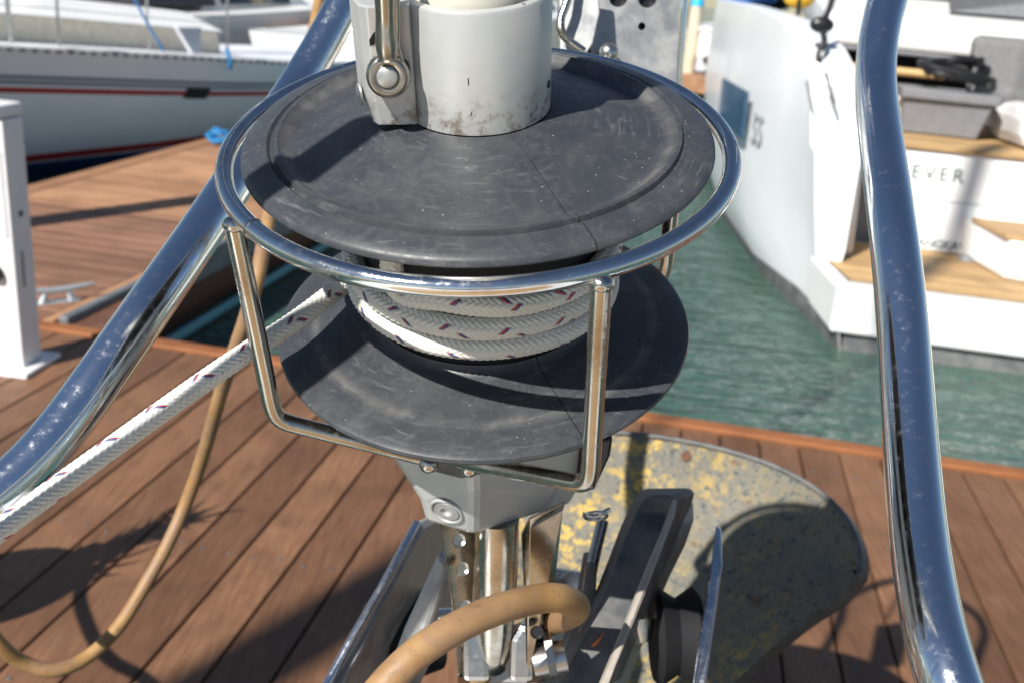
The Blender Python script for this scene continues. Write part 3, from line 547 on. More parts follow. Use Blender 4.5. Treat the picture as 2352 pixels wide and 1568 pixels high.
gp = onz(730, 1440, Z); my = -4.0; mx = gp[0]-LD[0]/LD[1]*(gp[1]-my)
obj('mast', MB().tube([np.array([mx, my, 1.4]), np.array([mx, my, 15])], .022, 16), M['paintwhite'], ob)  # unseen; kept thin so its shadow fades out over the water
obj('low_shadow_roll', MB().tube([np.array([mx, my, z]) for z in (1.4, 1.7, 5, 7.7, 8.1)], [.05, .11, .11, .11, .05], 20), M['sail'], ob)  # unseen thick roll added for the soft shadow on the walkway
obj('high_shadow_roll', MB().tube([np.array([mx, my, z]) for z in (10.6, 11, 12, 13.4, 13.8)], [.04, .09, .09, .09, .04], 20), M['sail'], ob)  # unseen thick roll added for the shadow on the yacht's transom
def resample(p, ds):
    p = np.array(p); s = np.r_[0, np.cumsum(np.linalg.norm(np.diff(p, axis=0), axis=1))]; m = int(s[-1]/ds); q = np.linspace(0, s[-1], m)
    out = np.array([np.interp(q, s, p[:, k]) for k in range(3)]).T
    for _ in range(6): out[1:-1] = (out[:-2]+2*out[1:-1]+out[2:])/4
    return out, q
def soft(p): q = resample(p, .006)[0]; [q.__setitem__(slice(1, -1), (q[:-2]+2*q[1:-1]+q[2:])/4) for _ in range(14)]; return list(q)
# pulpit tubes
pu = thing('pulpit', np.array([0, .3, 1.46]), 'polished stainless steel pulpit rails rising on both sides of the furling drum', 'rail')
lt = [(-520, 1900, .50), (-330, 1440, .48), (-130, 1222, .468), (-5, 1146, .481), (110, 1030, .495), (205, 900, .512), (307, 755, .53), (447, 553, .58), (575, 360, .63), (672, 215, .68), (742, 100, .70), (790, 10, .71), (835, -90, .72), (900, -260, .74)]
obj('rail_tube', MB().tube(soft(smooth_path([pt(*p) for p in lt], 8)), .0127, 40), M['chrome'], pu, 60)
rt = [(2420, 2150, .40), (2290, 1850, .385), (2205, 1640, .385), (2160, 1520, .397), (2118, 1300, .430), (2100, 1130, .455), (2083, 900, .488), (2070, 700, .515), (2047, 500, .548), (2022, 310, .60), (2011, 205, .635), (2010, 140, .65), (2019, 70, .66), (2037, 0, .67), (2066, -90, .68), (2120, -240, .70)]
obj('rail_tube', MB().tube(soft(smooth_path([pt(*p) for p in rt], 8)), .0127, 40), M['chrome'], pu, 60)
obj('top_rail', MB().tube(smooth_path([pt(900, -260, .74), pt(1000, -420, .78), pt(1500, -520, .82), pt(2000, -400, .74), pt(2120, -240, .70)], 8), .0127, 24), M['chrome'], pu, 60)
sb0 = L(-.067, -.027, .01)-LD*.45
obj('stanchion', MB().tube([sb0+A*k for k in (-.5, -.25, -.05, .03)], .0127, 20), M['chrome'], pu, 60)  # unseen post, placed and cut short so its shadow stops at the lug

# ================================================================ FURLING DRUM
fu = thing('furling_drum', L(0, 0, -.21), 'grey headsail furling drum with round guard ring on the forestay, centre of the picture', 'furling drum')
seam = math.atan2(*((lambda p: ((p-C)@V, (p-C)@U))(LZ(1350, 545, 0))))
def disc(prof, z, eps=.00035):
    mb = MB()
    for s in (0, math.pi):
        mb.lathe([(r, h+z) for r, h in prof], C, A, 96, seam+s+.0035, seam+s+math.pi-.0035, True, x=U)
    return mb
top = [(.0340, .0155), (.050, .0118), (.070, .0062), (.0835, .0018), (.0870, .0016), (.0900, .0034), (.0930, .0056), (.0948, .0054), (.0956, .0030), (.0966, .0030), (.0980, .0043), (.1035, .0030), (.1085, .0014), (.1102, -.0004), (.1104, -.0018), (.1092, -.0030), (.100, -.0028), (.085, -.0030), (.06, .0020), (.0340, .0060)]
obj('top_flange', disc(top, 0), M['rubber'], fu, 38)
low = [(.0600, .0150), (.0612, .0125), (.0640, .0108), (.072, .0085), (.085, .0052), (.098, .0022), (.1065, .0006), (.1086, -.0006), (.1092, -.0022), (.1080, -.0042), (.105, -.0050), (.095, -.0044), (.06, -.0030)]
obj('bottom_flange', disc(low, -.106), M['rubber'], fu, 38)
obj('spool', MB().lathe([(.034, .004), (.052, -.002), (.0585, -.010), (.0592, -.03), (.0592, -.0935), (.034, -.0945)], C, A, 72), M['blackrubber'], fu, 50)  # black here to carry the shade under the top flange
for k in range(10):
    a_ = 2*math.pi*k/10; dd = U*math.cos(a_)+V*math.sin(a_); tt = np.cross(A, dd)
    obj('rib', MB().hexa([C+dd*r+tt*w+A*z for z in (-.036, -.009) for r, w in ((.0580, -.004), (.0625, -.003), (.0625, .003), (.0580, .004))]), M['blackrubber'], fu, 30)
# guard ring and struts
gr = MB(); R_ = .1184; gr.tube([L(R_*math.cos(t), R_*math.sin(t), -.0056) for t in np.linspace(0, 2*math.pi, 181)], .0042, 28, False); ring = obj('guard_ring', gr, M['ring'], fu, 60)
wl = MB(); 
for an in (-141, -118): 
    a_ = rad(an); c_ = L(R_*math.cos(a_), R_*math.sin(a_), -.0056); td = -U*math.sin(a_)+V*math.cos(a_)
    if an == -141: wl.tube([c_-td*.0014, c_, c_+td*.0014], [.0043, .00475, .0043], 24)
obj('weld_seam', wl, M['stain'], ring, 60)
for an, inn in ((-148, (-.030, -.062, -.150)), (-65.5, (-.012, -.064, -.150)), (30, (.045, .01, -.15)), (122, (-.03, .04, -.15))):
    a_ = rad(an); cx, sy = math.cos(a_), math.sin(a_); r = .1215; pp = [L(r*cx, r*sy, -.009), L(r*cx, r*sy, -.03), L(r*cx, r*sy, -.06), L(r*cx, r*sy, -.095), L(r*cx, r*sy, -.110)]
    i_ = np.array(inn); o_ = np.array([r*cx, r*sy, -.121]); dv = i_-o_; ln = np.linalg.norm(dv); dv /= ln
    for q in (.0015, .005, .010): pp.append(L(*(o_+dv*q+np.array([0, 0, (.0035 if q < .002 else .0006 if q < .006 else 0)]))))
    pp += [L(*(o_+dv*q)) for q in (.02, .04, ln*.8, ln)]
    obj('strut', MB().tube(smooth_path(pp, 6), .0044, 24), M['stain'], fu, 60)
    c_ = L(r*cx, r*sy, -.0095); obj('strut_weld', MB().ball(c_, .0052, 10, (1, 1, .75)), M['stain'], fu, 60)
# collar with lug, inner tube and shackle
col = MB().lathe([(.0337, .0160), (.0337, .0685), (.0330, .0697), (.0300, .0700), (.0296, .068), (.0296, .0160)], C, A, 96, close=True); collar = obj('collar', col, M['alu'], fu, 40)
def lug():
    z0, z1 = .0165, .0698; ol = [(-.026, -.0235), (-.0440, -.0245), (-.0475, -.0215), (-.0530, -.0080), (-.0530, .012), (-.030, .018), (-.026, .0)]
    lo = [(-.026, -.0235), (-.0430, -.0240), (-.0455, -.0215), (-.0480, -.0080), (-.0490, .012), (-.030, .018), (-.026, .0)]
    mid = [L(u, v, .028) for u, v in ol]; n = len(ol); vs = [L(u, v, z0) for u, v in lo]+mid+[L(u, v, z1) for u, v in ol]
    return MB().add(vs, [tuple(range(n))[::-1], tuple(range(2*n, 3*n))]+[(k*n+i, k*n+(i+1) % n, (k+1)*n+(i+1) % n, (k+1)*n+i) for k in range(2) for i in range(n)])
lg = obj('lug', lug(), M['alu'], collar, 0, .0009)
obj('lug_hole', MB().lathe([(.0001, .0006), (.0032, .0006), (.0046, .0010), (.0050, .0002)], L(-.0512, -.0150, .0275), -U*.93-V*.36, 20), M['galv'], lg)
for q in ([(848, 92), (858, 76), (868, 70), (868, 98), (858, 104), (849, 106)], [(846, 150), (852, 138), (860, 130), (858, 145), (848, 160)], [(930, 138), (938, 146), (942, 160), (935, 158), (929, 148)]):
    obj('scuff', MB().prism([LV(x, y, -.0247) for x, y in q], V*.0008), M['blackrubber'], lg, 0)
for q in ([(1074, 182), (1076, 180), (1077, 196), (1075, 197)], [(1081, 262), (1085, 254), (1083, 264), (1080, 268)]):
    obj('scratch', MB().prism([LV(x, y, -.0338) for x, y in q], V*.0006), M['black'], collar, 0)
obj('foil_tube', MB().lathe([(.0268, .0150), (.0268, .50)], C, A, 48), M['sail'], fu)
obj('mounting_screw', MB().lathe([(0, .0008), (.0016, .0006), (.0018, 0)], L(.0322, -.0102, .0295), U*.955-V*.3, 12), M['black'], collar)
sh = thing('tack_shackle', L(-.0375, -.031, .04), 'stained steel shackle with round eye pinned to the left lug of the silver collar', 'shackle')
ec = LV(892, 174, -.0295)
obj('eye', MB().lathe([(.0036, -.0042), (.0072, -.0042), (.0090, -.0024), (.0094, .0008), (.0090, .0030), (.0080, .0042), (.0074, .0044), (.0050, .0044), (.0046, .0038), (.0036, .0036)], ec, -V*.97+A*.22, 48, close=True), M['aged'], sh, 60)
ar = [LV(893, 133, -.031), LV(890, 118, -.031), LV(889, 95, -.0305), LV(887, 60, -.030), LV(886, 20, -.030), LV(884, -40, -.030), LV(882, -110, -.030)]
obj('arm', MB().tube(smooth_path(ar, 6), [.0052]+[.0046-.0003*math.cos(i*.3) for i in range(36)], 24), M['aged'], sh, 60)
obj('arm_rib', MB().tube(smooth_path([LV(921, 150, -.030), LV(913, 122, -.0305), LV(909, 100, -.0305), LV(911, 60, -.030), LV(908, -40, -.029)], 6), .0018, 12), M['aged'], sh, 60)
obj('pin', MB().lathe([(0, .0056), (.0038, .0056), (.0044, .0052), (.0046, .0045), (.0046, -.003)], ec, -V*.97+A*.22, 36), M['pinsteel'], sh, 40)
# lower body
def body():
    T = [L(-.052, -.045, -.118), L(.0, -.066, -.118), L(.056, -.012, -.118), L(.045, .035, -.118), L(-.05, .03, -.118)]
    T2 = [LV(884, 1030, -.040), LV(1086, 1058, -.064), LV(1340, 1030, -.012), L(.048, .035, -.16), L(-.048, .03, -.16)]
    Mi = [LV(962, 1150, -.048), LV(1090, 1125, -.064), LV(1334, 1118, -.012), L(.045, .035, -.18), L(-.035, .03, -.18)]
    B = [LV(976, 1200, -.048), LV(1088, 1229, -.058), LV(1312, 1160, -.010), L(.038, .03, -.205), L(-.025, .025, -.205)]
    vs = T+T2+Mi+B; n = 5
    return MB().add(vs, [tuple(range(n)), tuple(range(3*n, 4*n))[::-1]]+[(k*n+i, (k+1)*n+i, (k+1)*n+(i+1) % n, k*n+(i+1) % n) for k in range(3) for i in range(n)])
bo = obj('lower_body', body(), M['alu_body'], fu, 0, .004)
nb = np.cross(LV(1088, 1229, -.058)-LV(976, 1200, -.048), LV(1090, 1125, -.064)-LV(1088, 1229, -.058)); nb /= np.linalg.norm(nb)
if nb@fw > 0: nb = -nb
bc = LV(1027, 1170, -.0545)
obj('bolt_recess', MB().lathe([(.0100, .0004), (.0096, .0020), (.0086, .0020), (.0080, .0006), (.0080, -.002)], bc, nb, 36), M['alu_body'], bo, 50)
obj('bolt', MB().lathe([(.0080, -.0005), (.0072, .0016), (.0034, .0018), (.0030, -.001), (.0001, -.001)], bc, nb, 36), M['galv'], bo, 50)
obj('pocket', MB().prism([LV(1000-40, 1052, -.0665), LV(1128, 1052, -.068), LV(1110, 1090, -.0665), LV(1060, 1102, -.0665), LV(985, 1082, -.0655)], V*.004), M['darkgalv'], bo, 0, .002)
for px, py in ((985, 1064), (1078, 1073)): obj('strut_socket', MB().ball(LV(px, py, -.066), .0052, 10), M['stain'], bo, 60)
obj('rubber_boot', MB().prism([LV(1385, 1010, -.02), LV(1408, 1008, -.02), LV(1402, 1050, -.02), LV(1365, 1128, -.02), LV(1322, 1122, -.02), LV(1340, 1040, -.02)], V*.02), M['black'], fu, 30, .002)

# toggle: link plates, stay terminal, clevis forks and pins
tg = thing('forestay_toggle', LV(1140, 1568, 0.0), 'stained stainless link plates and rounded stay terminal under the drum', 'toggle')
def strap(pts, wd, th, m, nm='link_plate'):   # centre line in (px,py,depth), wd in metres across the frame, th thickness
    mb = MB(); P_ = [pt(*p) for p in pts]; v = []
    for i, p in enumerate(P_): v += [p-ix*wd[i]/2, p+ix*wd[i]/2, p+ix*wd[i]/2+fw*th, p-ix*wd[i]/2+fw*th]
    n = len(P_); mb.add(v, [(i*4+j, i*4+(j+1) % 4, i*4+4+(j+1) % 4, i*4+4+j) for i in range(n-1) for j in range(4)]+[(3, 2, 1, 0), tuple(4*(n-1)+j for j in range(4))]); return mb
def quadplate(q, th, mb=None):   # q: list of (px,py,depth), extruded away
    return (mb or MB()).prism([pt(*p) for p in q], fw*th)
lpl = obj('link_plate', quadplate([(1010, 1190, .575), (1018, 1190, .560), (1096, 1190, .590), (1098, 1440, .600), (1075, 1568, .61), (1052, 1568, .60), (1040, 1400, .59)], .004), M['stain'], tg, 0, .0012)
for px, py in ((1052, 1240), (1060, 1305), (1066, 1392)): obj('hole', MB().lathe([(.0001, .0), (.0030, .0), (.0042, .0011)], pt(px, py, .572 if py < 1300 else .583), -fw+ix*.45, 16), M['steel'], lpl)
lpr = obj('link_plate', quadplate([(1197, 1225, .585), (1215, 1190, .580), (1300, 1150, .575), (1293, 1172, .572), (1222, 1212, .575), (1250, 1222, .60), (1252, 1568, .62), (1210, 1568, .60), (1205, 1400, .59)], .004), M['stain'], tg, 0, .0012)
for px, py in ((1229, 1290), (1233, 1450)): obj('hole', MB().lathe([(.0001, 0), (.0028, 0), (.0040, .0010)], pt(px, py, .587), -fw, 16), M['black'], lpr)
tp_ = [(1142, 1190, .575), (1140, 1300, .585), (1136, 1430, .60), (1133, 1500, .608), (1131, 1530, .611), (1130, 1548, .613)]
obj('stay_terminal', MB().tube([pt(*p) for p in tp_], [.0128, .0128, .0118, .0102, .0085, .003], 28), M['stain'], tg, 60)
for q in ([(1060, 1455), (1085, 1440), (1120, 1445), (1128, 1568), (1062, 1568)], [(1168, 1568), (1172, 1470), (1195, 1430), (1222, 1440), (1228, 1568)]):
    obj('clevis_fork', quadplate([(x, y, .598) for x, y in q], .012), M['steel'], tg, 0, .004)
obj('clevis_pin', MB().tube([pt(1225, 1520, .605), pt(1300, 1505, .605)], .010, 24), M['steel'], tg); obj('clevis_nut', MB().tube([pt(1255, 1500, .600), pt(1272, 1497, .600)], .013, 6), M['steel'], tg, 0)
obj('clevis_pin', MB().tube([pt(1010, 1430, .60), pt(1040, 1428, .60)], .009, 20), M['steel'], tg)
sr = thing('split_ring', pt(1370, 1190, .66), 'bright split ring pin hanging above the anchor shank', 'ring')
obj('ring', MB().tube([pt(1368, 1184, .66)+ix*.0075*math.cos(t)+iy*.0035*math.sin(t)+fw*.006*math.sin(t) for t in np.linspace(0, 6.28, 40)], .0012, 10), M['steel'], sr, 60)
obj('pin', MB().tube([pt(1338, 1180, .66), pt(1366, 1186, .66), pt(1402, 1168, .66)], .0016, 10), M['steel'], sr, 60)

# ================================================================ ROPE (furling line)
def rope():
    pts = []; rc = .0650
    # start: comes from under the top flange, down the spool, round about four turns, off the back left and down to the left corner
    pts += [L(-.036, -.046, -.004), L(-.040, -.047, -.020), L(-.046, -.046, -.036)]
    a0 = rad(-128); turns = 2.72; n = 120; z0, z1 = -.0512, -.0828
    for i in range(n+1):
        t = i/n; an = a0+turns*2*math.pi*t; rr = (rc if t > .03 else rc-.002)+.0004*math.sin(an*1.7+1); zz = .0004*math.sin(an*2.3); pts.append(L(rr*math.cos(an), rr*math.sin(an), z0+(z1-z0)*min(1, t*1.02)+zz))
    return pts
RP = rope()
endp = np.array([-.2046, -.136, -.116])
# leave the drum tangentially towards the lower left
an_end = rad(-128)+2.72*2*math.pi
px_ = .065*math.cos(an_end); py_ = .065*math.sin(an_end)
tail = [pt(700, 722, .497), pt(540, 826, .480), pt(380, 938, .467), pt(200, 1068, .450), pt(20, 1200, .434), pt(-150, 1330, .42), pt(-320, 1470, .41)]
path = smooth_path(RP[::3], 10)+[]
path = path+smooth_path([path[-1]]+tail, 30)[1:]
def braided(path, r, ds=.00045, cols=10, vper=5, pick=.0032):
    c, s = resample(path, ds); m = len(c); t = np.gradient(c, axis=0); t /= np.linalg.norm(t, axis=1)[:, None]
    x = np.cross(t[0], [0, 0, 1.]); x /= np.linalg.norm(x); X = np.zeros((m, 3))
    for i in range(m): x = x-t[i]*(x@t[i]); x /= np.linalg.norm(x); X[i] = x
    Y = np.cross(t, X); n = cols*vper; k = np.arange(n); cf = k/vper; ci = np.floor(cf).astype(int); tc = cf-ci+.5/vper; odd = ci % 2
    tw = .0
    q = s[:, None]/pick + np.where(odd[None, :] == 1, tc[None, :], 1-tc[None, :])*1.15 + .5*odd[None, :]
    fr = q-np.floor(q); h = np.abs(np.sin(np.pi*fr))**.6*(1-.45*np.abs(2*tc[None, :]-1)**2.5)
    yarn = .10*np.abs(np.sin(3*np.pi*fr))
    rs_ = np.interp(s, [0, .06, 1.06, 1.16, 9], [.0052, .0059, .0059, .0053, .0053])[:, None]
    rr = rs_*(.84+.17*h+.035*yarn)
    ang = 2*np.pi*k/n; ang = ang[None, :]+s[:, None]*9.0
    vs = c[:, None, :]+rr[..., None]*(np.cos(ang)[..., None]*X[:, None, :]+np.sin(ang)[..., None]*Y[:, None, :])
    pk = np.floor(q).astype(int); per = 8
    fl = (((pk % per == 0) & (ci[None, :] % 5 == 0)) | ((pk % per == 2) & (ci[None, :] % 5 == 1))).astype(float)*(h > .35)
    col = np.ones((m, n, 4)); base = np.array([.60, .60, .565, 1]); col[:] = base
    redm = (fl > 0) & (fr < .5); blum = (fl > 0) & (fr >= .5); col[redm] = (.34, .02, .035, 1); col[blum] = (.02, .045, .17, 1)
    I = np.arange(m-1)[:, None]*n; K = np.arange(n)[None, :]; K2 = (K+1) % n
    f = np.stack([I+K, I+K2, I+n+K2, I+n+K], -1).reshape(-1, 4); return vs.reshape(-1, 3), f, col.reshape(-1, 4), c
vs, fc, col_, rc_ = braided(path, .0052)
org = vs[vs[:, 2].argmin()]; me = bpy.data.meshes.new('furling_line'); me.vertices.add(len(vs)); me.vertices.foreach_set('co', (vs-org).ravel()); me.loops.add(fc.size); me.loops.foreach_set('vertex_index', fc.ravel().astype(np.int32))
me.polygons.add(len(fc)); me.polygons.foreach_set('loop_start', np.arange(0, fc.size, 4, dtype=np.int32)); me.polygons.foreach_set('loop_total', np.full(len(fc), 4, np.int32)); me.update(calc_edges=True)
ca = me.color_attributes.new('fleck', 'FLOAT_COLOR', 'POINT'); ca.data.foreach_set('color', col_.ravel()); me.shade_smooth()
rm = mat('braided_polyester', (.8, .8, .78), .55, Sheen_Weight=.3); at = nod(rm, 'ShaderNodeAttribute', attribute_name='fleck')
gz = mix(rm, ramp(rm, noise(rm, coords(rm), 55, 5), [(.5, g3(0)), (.75, g3(.35))]), at.outputs['Color'], mix(rm, 1., at.outputs['Color'], (.72, .68, .6), 'MULTIPLY')); lk(rm, gz, P(rm).inputs['Base Color']); bump(rm, noise(rm, coords(rm), 2200, 2), .2, .0002)
me.materials.append(rm); ro = bpy.data.objects.new('furling_line', me); S.collection.objects.link(ro); ro.location = org; ORG[ro.name] = org
tag(ro, 'white braided rope with red and blue flecks wound on the grey drum', 'rope')
fz = MB()
for i in range(420):
    k = random.randrange(50, len(rc_)-50); p = rc_[k]; dd = rng.normal(size=3); dd /= np.linalg.norm(dd); e = rng.normal(size=3)*.6+dd; e /= np.linalg.norm(e); l_ = random.uniform(.0010, .0035)
    fz.tube([p+dd*.0050, p+dd*.0055+e*l_*.5, p+dd*.0055+e*l_+rng.normal(size=3)*.0006], .00005, 3, False)
o_ = obj('fuzz', fz, rm, ro, 0); o_['kind'] = 'stuff'

# ================================================================ tan hose (one stiff loop, in front and behind)
hp = [(765, -200, 1.36), (745, -60, 1.33), (732, 10, 1.30), (700, 160, 1.2), (655, 340, 1.05), (625, 470, .98), (606, 560, .94), (588, 650, .92), (562, 740, .93), (538, 810, .95), (508, 900, .99), (480, 1000, 1.03), (455, 1080, 1.06), (425, 1160, 1.07), (385, 1250, 1.06), (335, 1340, 1.05), (275, 1435, 1.03), (205, 1505, 1.01), (130, 1538, .99), (60, 1524, .98), (0, 1480, .96), (-60, 1400, .94), (-120, 1330, .90), (-180, 1400, .8), (-60, 1700, .62), (300, 1950, .53), (640, 1800, .49), (820, 1640, .475), (900, 1553, .475), (960, 1498, .48), (1040, 1445, .49), (1130, 1403, .505), (1220, 1377, .525), (1280, 1372, .54), (1318, 1385, .56), (1322, 1402, .578), (1290, 1420, .60), (1240, 1440, .63), (1150, 1480, .68), (1100, 1560, .72)]
pth = smooth_path([pt(*p) for p in hp], 8)
rr_ = [.0071+(.0008 if i > 26*8 and i < 37*8 else 0) for i in range(len(pth))]
rr_ = list(np.convolve(np.pad(rr_, 8, 'edge'), np.ones(17)/17, 'valid'))
tag(obj('hose_loop', MB().tube(pth, rr_, 24), M['tan'], None, 60), 'stiff tan hose looping behind the drum and curling back below it', 'hose')

# ================================================================ ANCHOR and bow roller
an = thing('anchor', pt(1600, 1400, .85), 'plough anchor with worn yellow painted fluke and dark galvanised shank, lower right', 'anchor')
# fluke: a curved shell from pixel outline at varying depth
outl = [(1180, 1040, 1.34), (1240, 1004, 1.33), (1330, 990, 1.32), (1430, 994, 1.31), (1560, 1010, 1.29), (1690, 1040, 1.27), (1800, 1080, 1.24), (1890, 1135, 1.20), (1945, 1195, 1.16), (1972, 1262, 1.13), (1972, 1310, 1.11)]
inn = [(1150, 1500, 1.20), (1250, 1600, 1.18), (1350, 1650, 1.16), (1450, 1680, 1.14), (1560, 1660, 1.12), (1640, 1610, 1.11), (1710, 1545, 1.10), (1780, 1480, 1.10), (1850, 1425, 1.10), (1920, 1380, 1.10), (1970, 1322, 1.105)]
fl = MB(); nR, nC = 12, 34
def rs(a, n): a = np.array(smooth_path(a, 6)); s = np.linspace(0, len(a)-1, n); return np.array([np.interp(s, range(len(a)), a[:, k]) for k in range(3)]).T
oa = rs([pt(*p) for p in outl], nC); ia = rs([pt(*p) for p in inn], nC); g = []
for i in range(nR):
    t = i/(nR-1)
    for j in range(nC):
        u = j/(nC-1); p = oa[j]*(1-t)+ia[j]*t; dish = .05*math.sin(math.pi*t)*(.4+.6*math.sin(math.pi*u))+.012*math.exp(-((t-.06)/.05)**2)*0; g.append(p+fw*dish)
fs = [(i*nC+j, i*nC+j+1, (i+1)*nC+j+1, (i+1)*nC+j) for i in range(nR-1) for j in range(nC-1)]
k0 = len(g); g2 = [p+fw*.006 for p in g]
fl.add(g+g2, fs+[tuple(k0+q for q in f[::-1]) for f in fs]+[(j, k0+j, k0+j+1, j+1) for j in range(nC-1)]+[((nR-1)*nC+j, (nR-1)*nC+j+1, k0+(nR-1)*nC+j+1, k0+(nR-1)*nC+j) for j in range(nC-1)]+[(i*nC, (i+1)*nC, k0+(i+1)*nC, k0+i*nC) for i in range(nR-1)]+[(i*nC+nC-1, k0+i*nC+nC-1, k0+(i+1)*nC+nC-1, (i+1)*nC+nC-1) for i in range(nR-1)])
flo = obj('fluke', fl, M['fluke'], an, 50)
eg = list(oa)+list(ia[::-1]); k_ = len(eg); ow = MB()
ow.add([p+fw*.004 for p in eg]+[p+fw*.03+ix*.022+iy*.012 for p in eg]+[p+fw*.09+ix*.020+iy*.010 for p in eg], [(r*k_+i, r*k_+(i+1) % k_, (r+1)*k_+(i+1) % k_, (r+1)*k_+i) for r in range(2) for i in range(k_)]+[tuple(2*k_+i for i in range(k_))])
obj('outer_wall', ow, M['darkgalv'], an, 50)  # dark steel whose tone also holds the shade of the outer side
obj('fluke_hole', MB().lathe([(.0001, .001), (.0062, .001), (.0065, .0)], pt(1576, 1047, 1.283), -fw, 16), M['fascia'], flo)
obj('worn_rim', MB().tube([p-fw*.001 for p in oa[1:]], .0035, 8), M['darkgalv'], flo)
# shank: thick curved bar
shp = [(1470, 1150, .70), (1490, 1140, .70), (1530, 1140, .70), (1556, 1148, .70), (1562, 1175, .70)]
bar = MB(); left = [(1504, 1137), (1488, 1142), (1474, 1156), (1462, 1178), (1438, 1230), (1412, 1300), (1385, 1370), (1355, 1440), (1318, 1510), (1280, 1590)]; right = [(1530, 1136), (1544, 1139), (1552, 1150), (1544, 1178), (1520, 1225), (1492, 1295), (1462, 1370), (1432, 1445), (1400, 1520), (1368, 1600)]
v_ = []
for i, (l_, r_) in enumerate(zip(left, right)):
    dp = .70-.012*max(0, i-3); v_ += [pt(*l_, dp), pt(*r_, dp), pt(*r_, dp)+fw*.035+ix*.020, pt(*l_, dp)+fw*.035]
bar.add(v_, [(i*4+j, i*4+(j+1) % 4, i*4+4+(j+1) % 4, i*4+4+j) for i in range(len(left)-1) for j in range(4)]+[(3, 2, 1, 0), tuple(4*len(left)-4+j for j in range(4))])
obj('shank', bar, M['darkgalv'], an, 40, .003)
web = [(1548, 1146), (1564, 1160), (1566, 1200), (1545, 1260), (1510, 1330), (1480, 1400), (1450, 1480), (1420, 1560), (1400, 1600), (1370, 1600), (1430, 1480), (1500, 1275)]
M['painted_lit_edge'] = noisy('brown_steel_lit_edge', (.34, .30, .26), (.46, .42, .37), 40, .6, .2)  # lighter brown steel, paints the lit edge of the shank
obj('shank_edge', MB().prism([pt(x, y, .688-(y-1150)*.00022) for x, y in ((1549, 1150), (1556, 1150), (1550, 1185), (1532, 1232), (1506, 1300), (1477, 1375), (1447, 1450), (1414, 1530), (1388, 1600), (1368, 1600), (1398, 1528), (1430, 1450), (1461, 1372), (1491, 1297), (1521, 1226))], fw*.008), M['painted_lit_edge'], an, 0, .001)
obj('shank_web', MB().prism([pt(x, y, .735) for x, y in web], fw*.012+ix*.012), M['galv'], an, 0, .002)
br = thing('bow_roller', pt(1500, 1500, .72), 'stainless bow roller with tall side cheeks holding the anchor, at the bottom', 'bow roller')
ck = [(1645, 1204, .68), (1658, 1216, .68), (1659, 1300, .66), (1646, 1400, .64), (1631, 1500, .62), (1612, 1640, .60), (1580, 1640, .60), (1600, 1500, .62), (1617, 1400, .64), (1634, 1290, .66)]
obj('cheek_plate', MB().prism([pt(*p) for p in ck], ray(1636, 1380)*.14), M['plate_edge'], br, 0, .001)
lc = [(948, 1202, .74), (966, 1198, .74), (972, 1215, .74), (880, 1390, .70), (790, 1568, .67), (760, 1640, .66), (715, 1640, .66), (760, 1550, .67), (860, 1370, .70)]
obj('cheek_plate', MB().prism([pt(*p) for p in lc], fw*.10+ix*.026), M['galv'], br, 0, .001)
obj('cheek_edge', MB().tube([pt(958, 1200, .738), pt(880, 1345, .70), pt(795, 1490, .675), pt(735, 1600, .66)], .0034, 12), M['plate_edge'], br)
obj('roller', MB().tube([pt(868, 1480, .78), pt(985, 1440, .80)], .034, 28), M['blackrubber'], br)
obj('roller', MB().lathe([(.001, 0), (.030, 0), (.034, .004), (.026, .016), (.034, .028), (.030, .032), (.001, .032)], pt(1500, 1460, .70), ix, 36), M['blackrubber'], br)
obj('roller_pin', MB().tube([pt(1468, 1425, .685), pt(1478, 1475, .68)], [.011, .005], 14), M['steel'], br)
obj('stem_plate', MB().prism([pt(x, y, .655) for x, y in ((1006, 1262), (1030, 1300), (985, 1440), (925, 1568), (890, 1640), (835, 1640), (880, 1560), (925, 1440))], fw*.03+ix*.015), M['galv'], br, 0, .003)
obj('cross_plate', MB().prism([pt(x, y, .80) for x, y in ((1235, 1300), (1350, 1318), (1345, 1360), (1235, 1345))], fw*.01), M['plate_edge'], br, 0, .001)
obj('cross_plate', MB().prism([pt(x, y, .72) for x, y in ((1150, 1440), (1340, 1440), (1310, 1568), (1100, 1568))], fw*.01), M['galv'], br, 0, .001)
obj('rust_streak', MB().prism([pt(x, y, .645) for x, y in ((1340, 1505), (1352, 1488), (1388, 1452), (1372, 1478))], fw*.002), M['rust'], br, 0)
obj('side_bar', MB().prism([pt(x, y, .69) for x, y in ((1352, 1300), (1372, 1300), (1368, 1390), (1310, 1580), (1255, 1640), (1230, 1640), (1295, 1500), (1335, 1400))], fw*.05), M['darkgalv'], br, 0, .002)
obj('rod', MB().tube([pt(1384, 1195, .72), pt(1366, 1270, .71), pt(1348, 1360, .70)], .0045, 12), M['stain'], br)

# ================================================================ perforated plate behind the drum
pl = thing('perforated_plate', pt(1420, 330, .78), 'upright stainless plate with round holes behind the drum to the right of the collar', 'plate')
q0 = pt(1280, -60, .78); q1 = pt(1562, -60, .80); q2 = pt(1548, 400, .80); q3 = pt(1290, 400, .78)
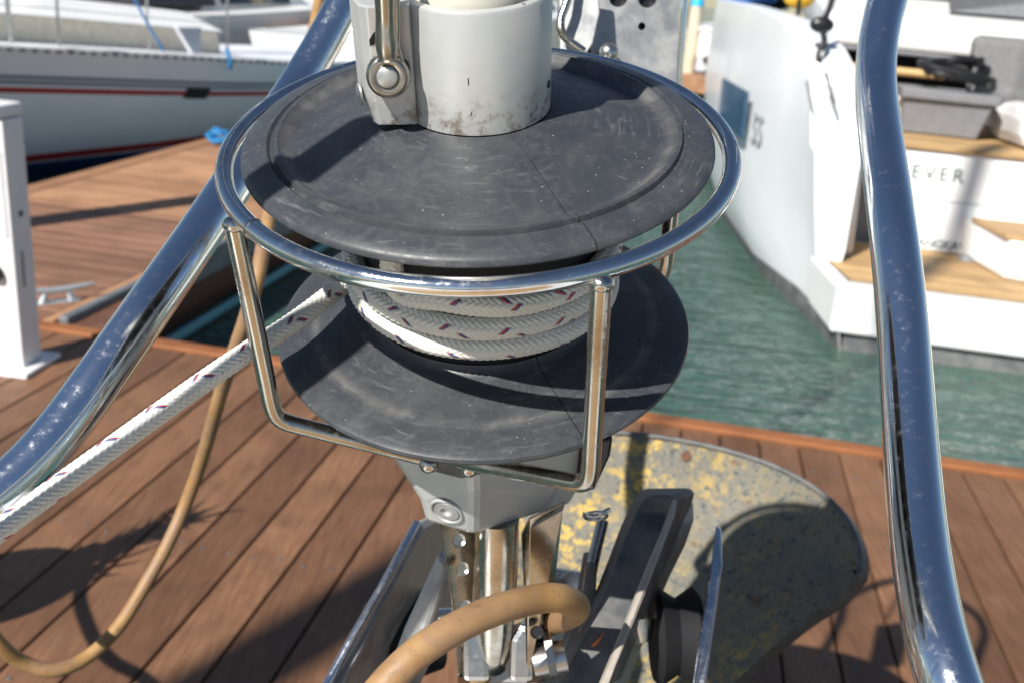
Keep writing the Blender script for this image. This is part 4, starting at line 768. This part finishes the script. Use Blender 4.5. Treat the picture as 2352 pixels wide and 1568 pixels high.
# plate as grid of quads with round holes: build polygon ring by boolean
pm = obj('plate', MB().hexa([q0, q1, q2, q3, q0+fw*.005, q1+fw*.005, q2+fw*.005, q3+fw*.005]), M['galv'], pl, 0)
cut = MB()
for px, py, r in ((1341, 53, .0030), (1474, 61, .0030), (1487, -4, .0075), (1420, -6, .0075), (1340, 120, .006)):
    cut.tube([pt(px, py, .76), pt(px, py, .82)], r, 20)
co = obj('cutter', cut, M['black']); mo = pm.modifiers.new('b', 'BOOLEAN'); mo.object = co; mo.operation = 'DIFFERENCE'; mo.solver = 'EXACT'
bpy.context.view_layer.update(); nm = bpy.data.meshes.new_from_object(pm.evaluated_get(bpy.context.evaluated_depsgraph_get())); pm.modifiers.clear(); pm.data = nm; bpy.data.objects.remove(co)
obj('backing', MB().hexa([p+fw*.008 for p in (q0, q1, q2, q3)]+[p+fw*.012 for p in (q0, q1, q2, q3)]), M['black'], pl, 0)
obj('acorn_nut', MB().ball(pt(1397, 122, .775), .008, 10), M['steel'], pl, 60)
obj('side_tab', MB().prism([pt(x, y, .755) for x, y in ((1285, -60), (1372, -60), (1378, 30), (1362, 100), (1330, 150), (1288, 160))], fw*.004), M['galv'], pl, 0, .001)
obj('wire_loop', MB().tube(smooth_path([pt(1312, -60, .74), pt(1303, 0, .74), pt(1288, 45, .74), pt(1291, 75, .74), pt(1310, 97, .745), pt(1340, 118, .75)]), .0032, 12), M['stain'], pl)
obj('edge_rod', MB().tube([pt(1575, -80, .95), pt(1560, 130, .97), pt(1548, 330, 1.0)], .0045, 12), M['chrome'], pl)

# ================================================================ unseen things added just to throw shadows on the walkway
def src(px, py, t): return onz(px, py, Z)-LD*t
tas = thing('strand_shadow_caster', src(200, 1290, .9), 'loose strands added out of view on the left to cast a leafy shadow', 'rope')  # added for its leafy shadow, nothing holds it up
ts = MB()
b0 = src(150, 1310, .9); b1 = src(420, 1195, .9)
for i in range(120):
    t = random.random(); p = b0*(1-t)+b1*t+rng.normal(size=3)*.020*(1.3-t); dd = (b1-b0)*random.uniform(.1, .35)+rng.normal(size=3)*.045
    ts.tube([p, p+dd*.5+rng.normal(size=3)*.008, p+dd], [.008, .006, .001], 5, False)
obj('strands', ts, M['sail'], tas); obj('rope', MB().tube(smooth_path([b1*.5+b0*.5, src(190, 1340, .9), src(200, 1430, .9), src(250, 1510, .9), src(345, 1570, .9), src(420, 1700, .9)]), .013, 10), M['sail'], tas)
fn_ = thing('ball_shadow_caster', src(40, 1340, .9), 'unseen ball added on the left to cast a round shadow', 'ball_shadow_caster')  # added for the big rounded shadow at the left
obj('ball', MB().ball(src(5, 1345, .9), .15, 14, (1.1, 1, .9)), M['gel'], fn_); obj('eye', MB().tube([src(20, 1335, .9)+ez*.15, src(20, 1335, .9)+ez*.21], .02, 10), M['black'], fn_)
